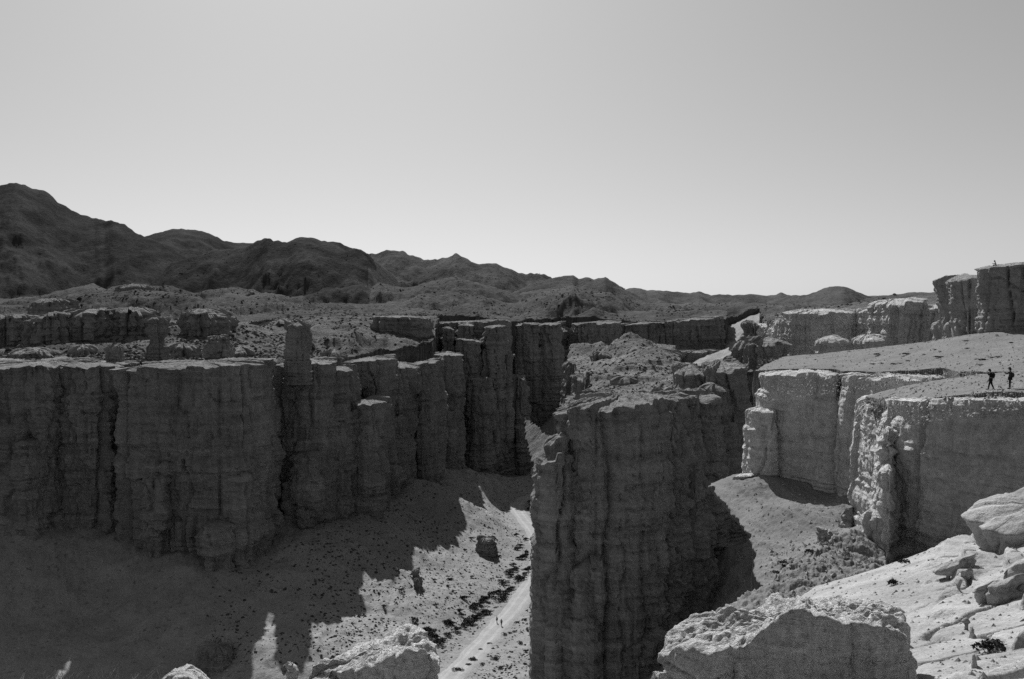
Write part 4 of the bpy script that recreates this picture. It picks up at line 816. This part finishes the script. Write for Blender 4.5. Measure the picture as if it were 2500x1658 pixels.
def person(loc, rz, pose, label, group, top, bottom, hat=None, build=1.0, face=(0, -1, 0)):
    """pose: joint -> (side, forward, up); the figure faces local +x of the pose"""
    root = tag(empty('person', loc, rz), label, 'person', group); J = {k: Vector(v) for k, v in pose.items()}
    b = build
    n = dict(pelvis=(J['pelvis'], (0.13 * b, 0.10 * b)), waist=(J['pelvis'].lerp(J['chest'], .5), (.12 * b, .09 * b)), chest=(J['chest'], (.14 * b, .105 * b)), neck=(J['neck'], .052), jaw=(J['head'] - (J['head'] - J['neck']).normalized() * .05 + Vector((.02, 0, 0)), .07), head=(J['head'], .088), crown=(J['head'] + (J['head'] - J['neck']).normalized() * .07, .065))
    e = [('pelvis', 'waist'), ('waist', 'chest'), ('chest', 'neck'), ('neck', 'jaw'), ('jaw', 'head'), ('head', 'crown')]
    jk = dict(pelvis=(J['pelvis'] + Vector((0, 0, -.02)), (.155 * b, .125 * b)), waist=(n['waist'][0], (.145 * b, .12 * b)), chest=(J['chest'], (.165 * b, .135 * b)), col=(J['chest'].lerp(J['neck'], .7), .075)); je = [('pelvis', 'waist'), ('waist', 'chest'), ('chest', 'col')]
    tr = dict(pelvis=(J['pelvis'], (.145 * b, .12 * b))); te = []
    fingers = []
    for s_ in 'lr':
        sh_, el, ha, hip, kn, an, to = (J[k + s_] for k in ('shoulder_', 'elbow_', 'hand_', 'hip_', 'knee_', 'ankle_', 'toe_'))
        n.update({'sh' + s_: (sh_, .055), 'el' + s_: (el, .04), 'wr' + s_: (el.lerp(ha, .85), .028), 'ha' + s_: (ha, (.035, .02)), 'hip' + s_: (hip, .085), 'kn' + s_: (kn, .058), 'an' + s_: (an, .038), 'to' + s_: (to, (.04, .03))})
        e += [('chest', 'sh' + s_), ('sh' + s_, 'el' + s_), ('el' + s_, 'wr' + s_), ('wr' + s_, 'ha' + s_), ('pelvis', 'hip' + s_), ('hip' + s_, 'kn' + s_), ('kn' + s_, 'an' + s_), ('an' + s_, 'to' + s_)]
        jk.update({'sh' + s_: (sh_, .075), 'el' + s_: (el, .058), 'cu' + s_: (el.lerp(ha, .78), .045)}); je += [('chest', 'sh' + s_), ('sh' + s_, 'el' + s_), ('el' + s_, 'cu' + s_)]
        tr.update({'hip' + s_: (hip, .105), 'kn' + s_: (kn, .075), 'cuff' + s_: (kn.lerp(an, .9), .06)}); te += [('pelvis', 'hip' + s_), ('hip' + s_, 'kn' + s_), ('kn' + s_, 'cuff' + s_)]
        d = (ha - el).normalized(); q = d.to_track_quat('Z', 'Y').to_matrix().to_4x4(); side = q @ Vector((1, 0, 0)); up = q @ Vector((0, 1, 0))
        for f, (off, ln) in enumerate(((-.027, .034), (-.009, .04), (.009, .037), (.026, .03))):
            fingers.append((ha + d * (.045 + ln * .5) + side * off + up * .01, (.0085, .0085, ln), q))
        fingers.append((ha + side * .045 + d * .01, (.01, .01, .03), (d + side * .8).normalized().to_track_quat('Z', 'Y').to_matrix().to_4x4()))
    hd = J['head']; fw = Vector((1, 0, 0)); sd_ = Vector((0, 1, 0))
    fingers += [(hd + fw * .095 - Vector((0, 0, .01)), (.018, .014, .022), None), (hd + sd_ * .088, (.012, .01, .026), None), (hd - sd_ * .088, (.012, .01, .026), None)]
    skin_obj('body', n, e, 'pelvis', M_skin, root, 2, fingers)
    skin_obj('jacket', jk, je, 'pelvis', top, root); skin_obj('trousers', tr, te, 'pelvis', bottom, root)
    ax = (J['head'] - J['neck']).normalized()
    blob('hair', [(hd + ax * .035 - fw * .018, (.105, .098, .10)), (hd - fw * .05 - ax * .03, (.07, .085, .09))], M_hair, root)
    for s_ in 'lr':
        a, t = J['ankle_' + s_], J['toe_' + s_]; blob('shoe', [(a.lerp(t, .5), (abs(t.x - a.x) * .5 + .07, .045, .045)), (a.lerp(t, .1), (.06, .045, .055))], M_dark, root)
    for eye in (.03, -.03): blob('eye', [(hd + Vector((.086, eye, .012)), (.008, .012, .007))], M_black, root)
    if hat: 
        bm = bmesh.new(); c = hd + ax * .075
        prof = [(0, .10), (.06, .10), (.095, .07), (.105, .0), (.17, -.02), (.185, -.035), (.17, -.028), (.10, -.01)]; N_ = 20; vs = []
        for r_, z_ in prof: vs.append([bm.verts.new(c + Vector((r_ * math.cos(2 * math.pi * i / N_), r_ * math.sin(2 * math.pi * i / N_), z_))) for i in range(N_)])
        for k in range(len(prof) - 1):
            for i in range(N_): 
                if k == 0 and False: continue
                bm.faces.new((vs[k][i], vs[k][(i + 1) % N_], vs[k + 1][(i + 1) % N_], vs[k + 1][i]))
        bmesh.ops.remove_doubles(bm, verts=bm.verts, dist=1e-5)
        me = bpy.data.meshes.new('hat'); bm.to_mesh(me); bm.free(); me.materials.append(hat); o = bpy.data.objects.new('hat', me); C.objects.link(o); o.parent = root
    return root
def carried(name, loc_root, off, sc, mat, label, cat):
    o = blob(name, [((0, 0, 0), sc), ((sc[0] * .45, 0, -sc[2] * .35), (sc[0] * .7, sc[1] * .85, sc[2] * .5))], mat, None)
    o.matrix_world = loc_root @ Matrix.Translation(off); return tag(o, label, cat)
def phone(loc_root, off, label, ry=0.3):
    bm = bmesh.new(); bmesh.ops.create_cube(bm, size=1.0, matrix=Matrix.Diagonal((.012, .15, .075, 1))); bmesh.ops.bevel(bm, geom=bm.edges[:], offset=.004, segments=2, affect='EDGES')
    me = bpy.data.meshes.new('phone'); bm.to_mesh(me); bm.free(); me.materials.append(M_black); o = bpy.data.objects.new('phone', me); C.objects.link(o)
    o.matrix_world = loc_root @ Matrix.Translation(off) @ Matrix.Rotation(ry, 4, 'Y'); return tag(o, label, 'phone')
def RM(loc, rz): return Matrix.Translation(loc) @ Matrix.Rotation(rz, 4, 'Z')
# pose frames: +x is where they face; side is +-y
walk = dict(pelvis=(0, 0, .90), chest=(.0, 0, 1.24), neck=(.04, 0, 1.45), head=(.11, 0, 1.60), shoulder_l=(.01, .17, 1.39), shoulder_r=(.01, -.17, 1.39), elbow_l=(.17, .2, 1.2), hand_l=(.27, .08, 1.47), elbow_r=(-.2, -.22, 1.13), hand_r=(-.22, -.2, .86),
            hip_l=(.0, .09, .87), hip_r=(0, -.09, .87), knee_l=(.12, .09, .48), ankle_l=(.19, .09, .08), toe_l=(.33, .09, .035), knee_r=(-.06, -.09, .47), ankle_r=(-.22, -.09, .10), toe_r=(-.11, -.09, .03))
stand = dict(pelvis=(0, 0, .90), chest=(-.01, 0, 1.24), neck=(.0, 0, 1.43), head=(.03, 0, 1.58), shoulder_l=(.0, .17, 1.38), shoulder_r=(.0, -.17, 1.38), elbow_l=(.25, .17, 1.2), hand_l=(.46, .08, 1.38), elbow_r=(-.22, -.2, 1.12), hand_r=(-.05, -.22, .95),
             hip_l=(.0, .09, .87), hip_r=(0, -.09, .87), knee_l=(.03, .08, .48), ankle_l=(.03, .07, .08), toe_l=(.17, .08, .035), knee_r=(.02, -.08, .48), ankle_r=(-.0, -.07, .08), toe_r=(.13, -.09, .035))
stroll = dict(stand, elbow_l=(-.04, .22, 1.1), hand_l=(.1, .22, .88), elbow_r=(-.06, -.22, 1.1), hand_r=(.08, -.22, .86), knee_l=(.12, .08, .48), ankle_l=(.12, .07, .08), toe_l=(.26, .08, .035), knee_r=(-.02, -.08, .47), ankle_r=(-.2, -.07, .1), toe_r=(-.08, -.09, .03))
sit = dict(pelvis=(0, 0, .13), chest=(.08, 0, .47), neck=(.13, 0, .66), head=(.2, 0, .79), shoulder_l=(.1, .17, .6), shoulder_r=(.1, -.17, .6), elbow_l=(.22, .2, .38), hand_l=(.46, .12, .5), elbow_r=(.22, -.2, .36), hand_r=(.44, -.1, .44),
           hip_l=(.02, .1, .13), hip_r=(.02, -.1, .13), knee_l=(.38, .3, .2), ankle_l=(.3, .0, .09), toe_l=(.2, -.12, .06), knee_r=(.36, -.3, .2), ankle_r=(.22, .02, .09), toe_r=(.16, .14, .06))
def face_left(px, extra=0): return math.pi - math.atan2(px - CX, F) + extra      # so that the figure looks to the left of the picture
w1 = hit(2421, 952, shelf_h, 66, 100); r1 = face_left(2421)
person(w1, r1, walk, 'walker in black with a backpack striding left, raising something to the eyes', 'two walkers on the shelf', M_black, M_black)
carried('backpack', RM(w1, r1), (-.19, 0, 1.2), (.12, .15, .23), M_black, 'black backpack on the striding walker', 'backpack')
phone(RM(w1, r1), (.31, .03, 1.55), 'small black camera held up by the striding walker')
w2 = hit(2468, 950, shelf_h, 66, 100); r2 = face_left(2468)
person(w2, r2, stand, 'walker in a brimmed dark hat and wide trousers standing with an arm held out', 'two walkers on the shelf', M_dark, M_black, hat=M_dark, build=1.12)
carried('backpack', RM(w2, r2), (-.19, 0, 1.12), (.12, .16, .2), M_dark, 'dark backpack on the walker in the brimmed hat', 'backpack')
phone(RM(w2, r2), (.5, .06, 1.47), 'phone held out by the walker in the brimmed hat')
w3 = hit(1213, 1523, canyon_h, *BR); w4 = hit(1224, 1529, canyon_h, *BR)
person(w3, -2.3, stroll, 'hiker in dark clothes on the track far below, the left one of the pair', 'two hikers on the track', M_dark, M_black)
person(w4, -2.0, stroll, 'hiker in a greyer top on the track far below, the right one of the pair', 'two hikers on the track', M_grey, M_black)
# seated figure on top of the tallest block: find the top under that pixel
def top_of(ob, x, y):
    bpy.context.view_layer.update()
    inv = ob.matrix_world.inverted(); o = inv @ Vector((x, y, 60)); ok, loc, nn, ii = ob.ray_cast(o, Vector((0, 0, -1)))
    return (ob.matrix_world @ loc).z if ok else 6.0
blk = [o for o in C.objects if o.get('label', '').startswith('tallest dark rock block')][0]
xs, ys = Xof(2430, 138.6), 138.6
w5 = (xs, ys, top_of(blk, xs, ys))
person(w5, face_left(2430), sit, 'person in a light top sitting cross-legged on the tallest rock block', None, M_light, M_black)
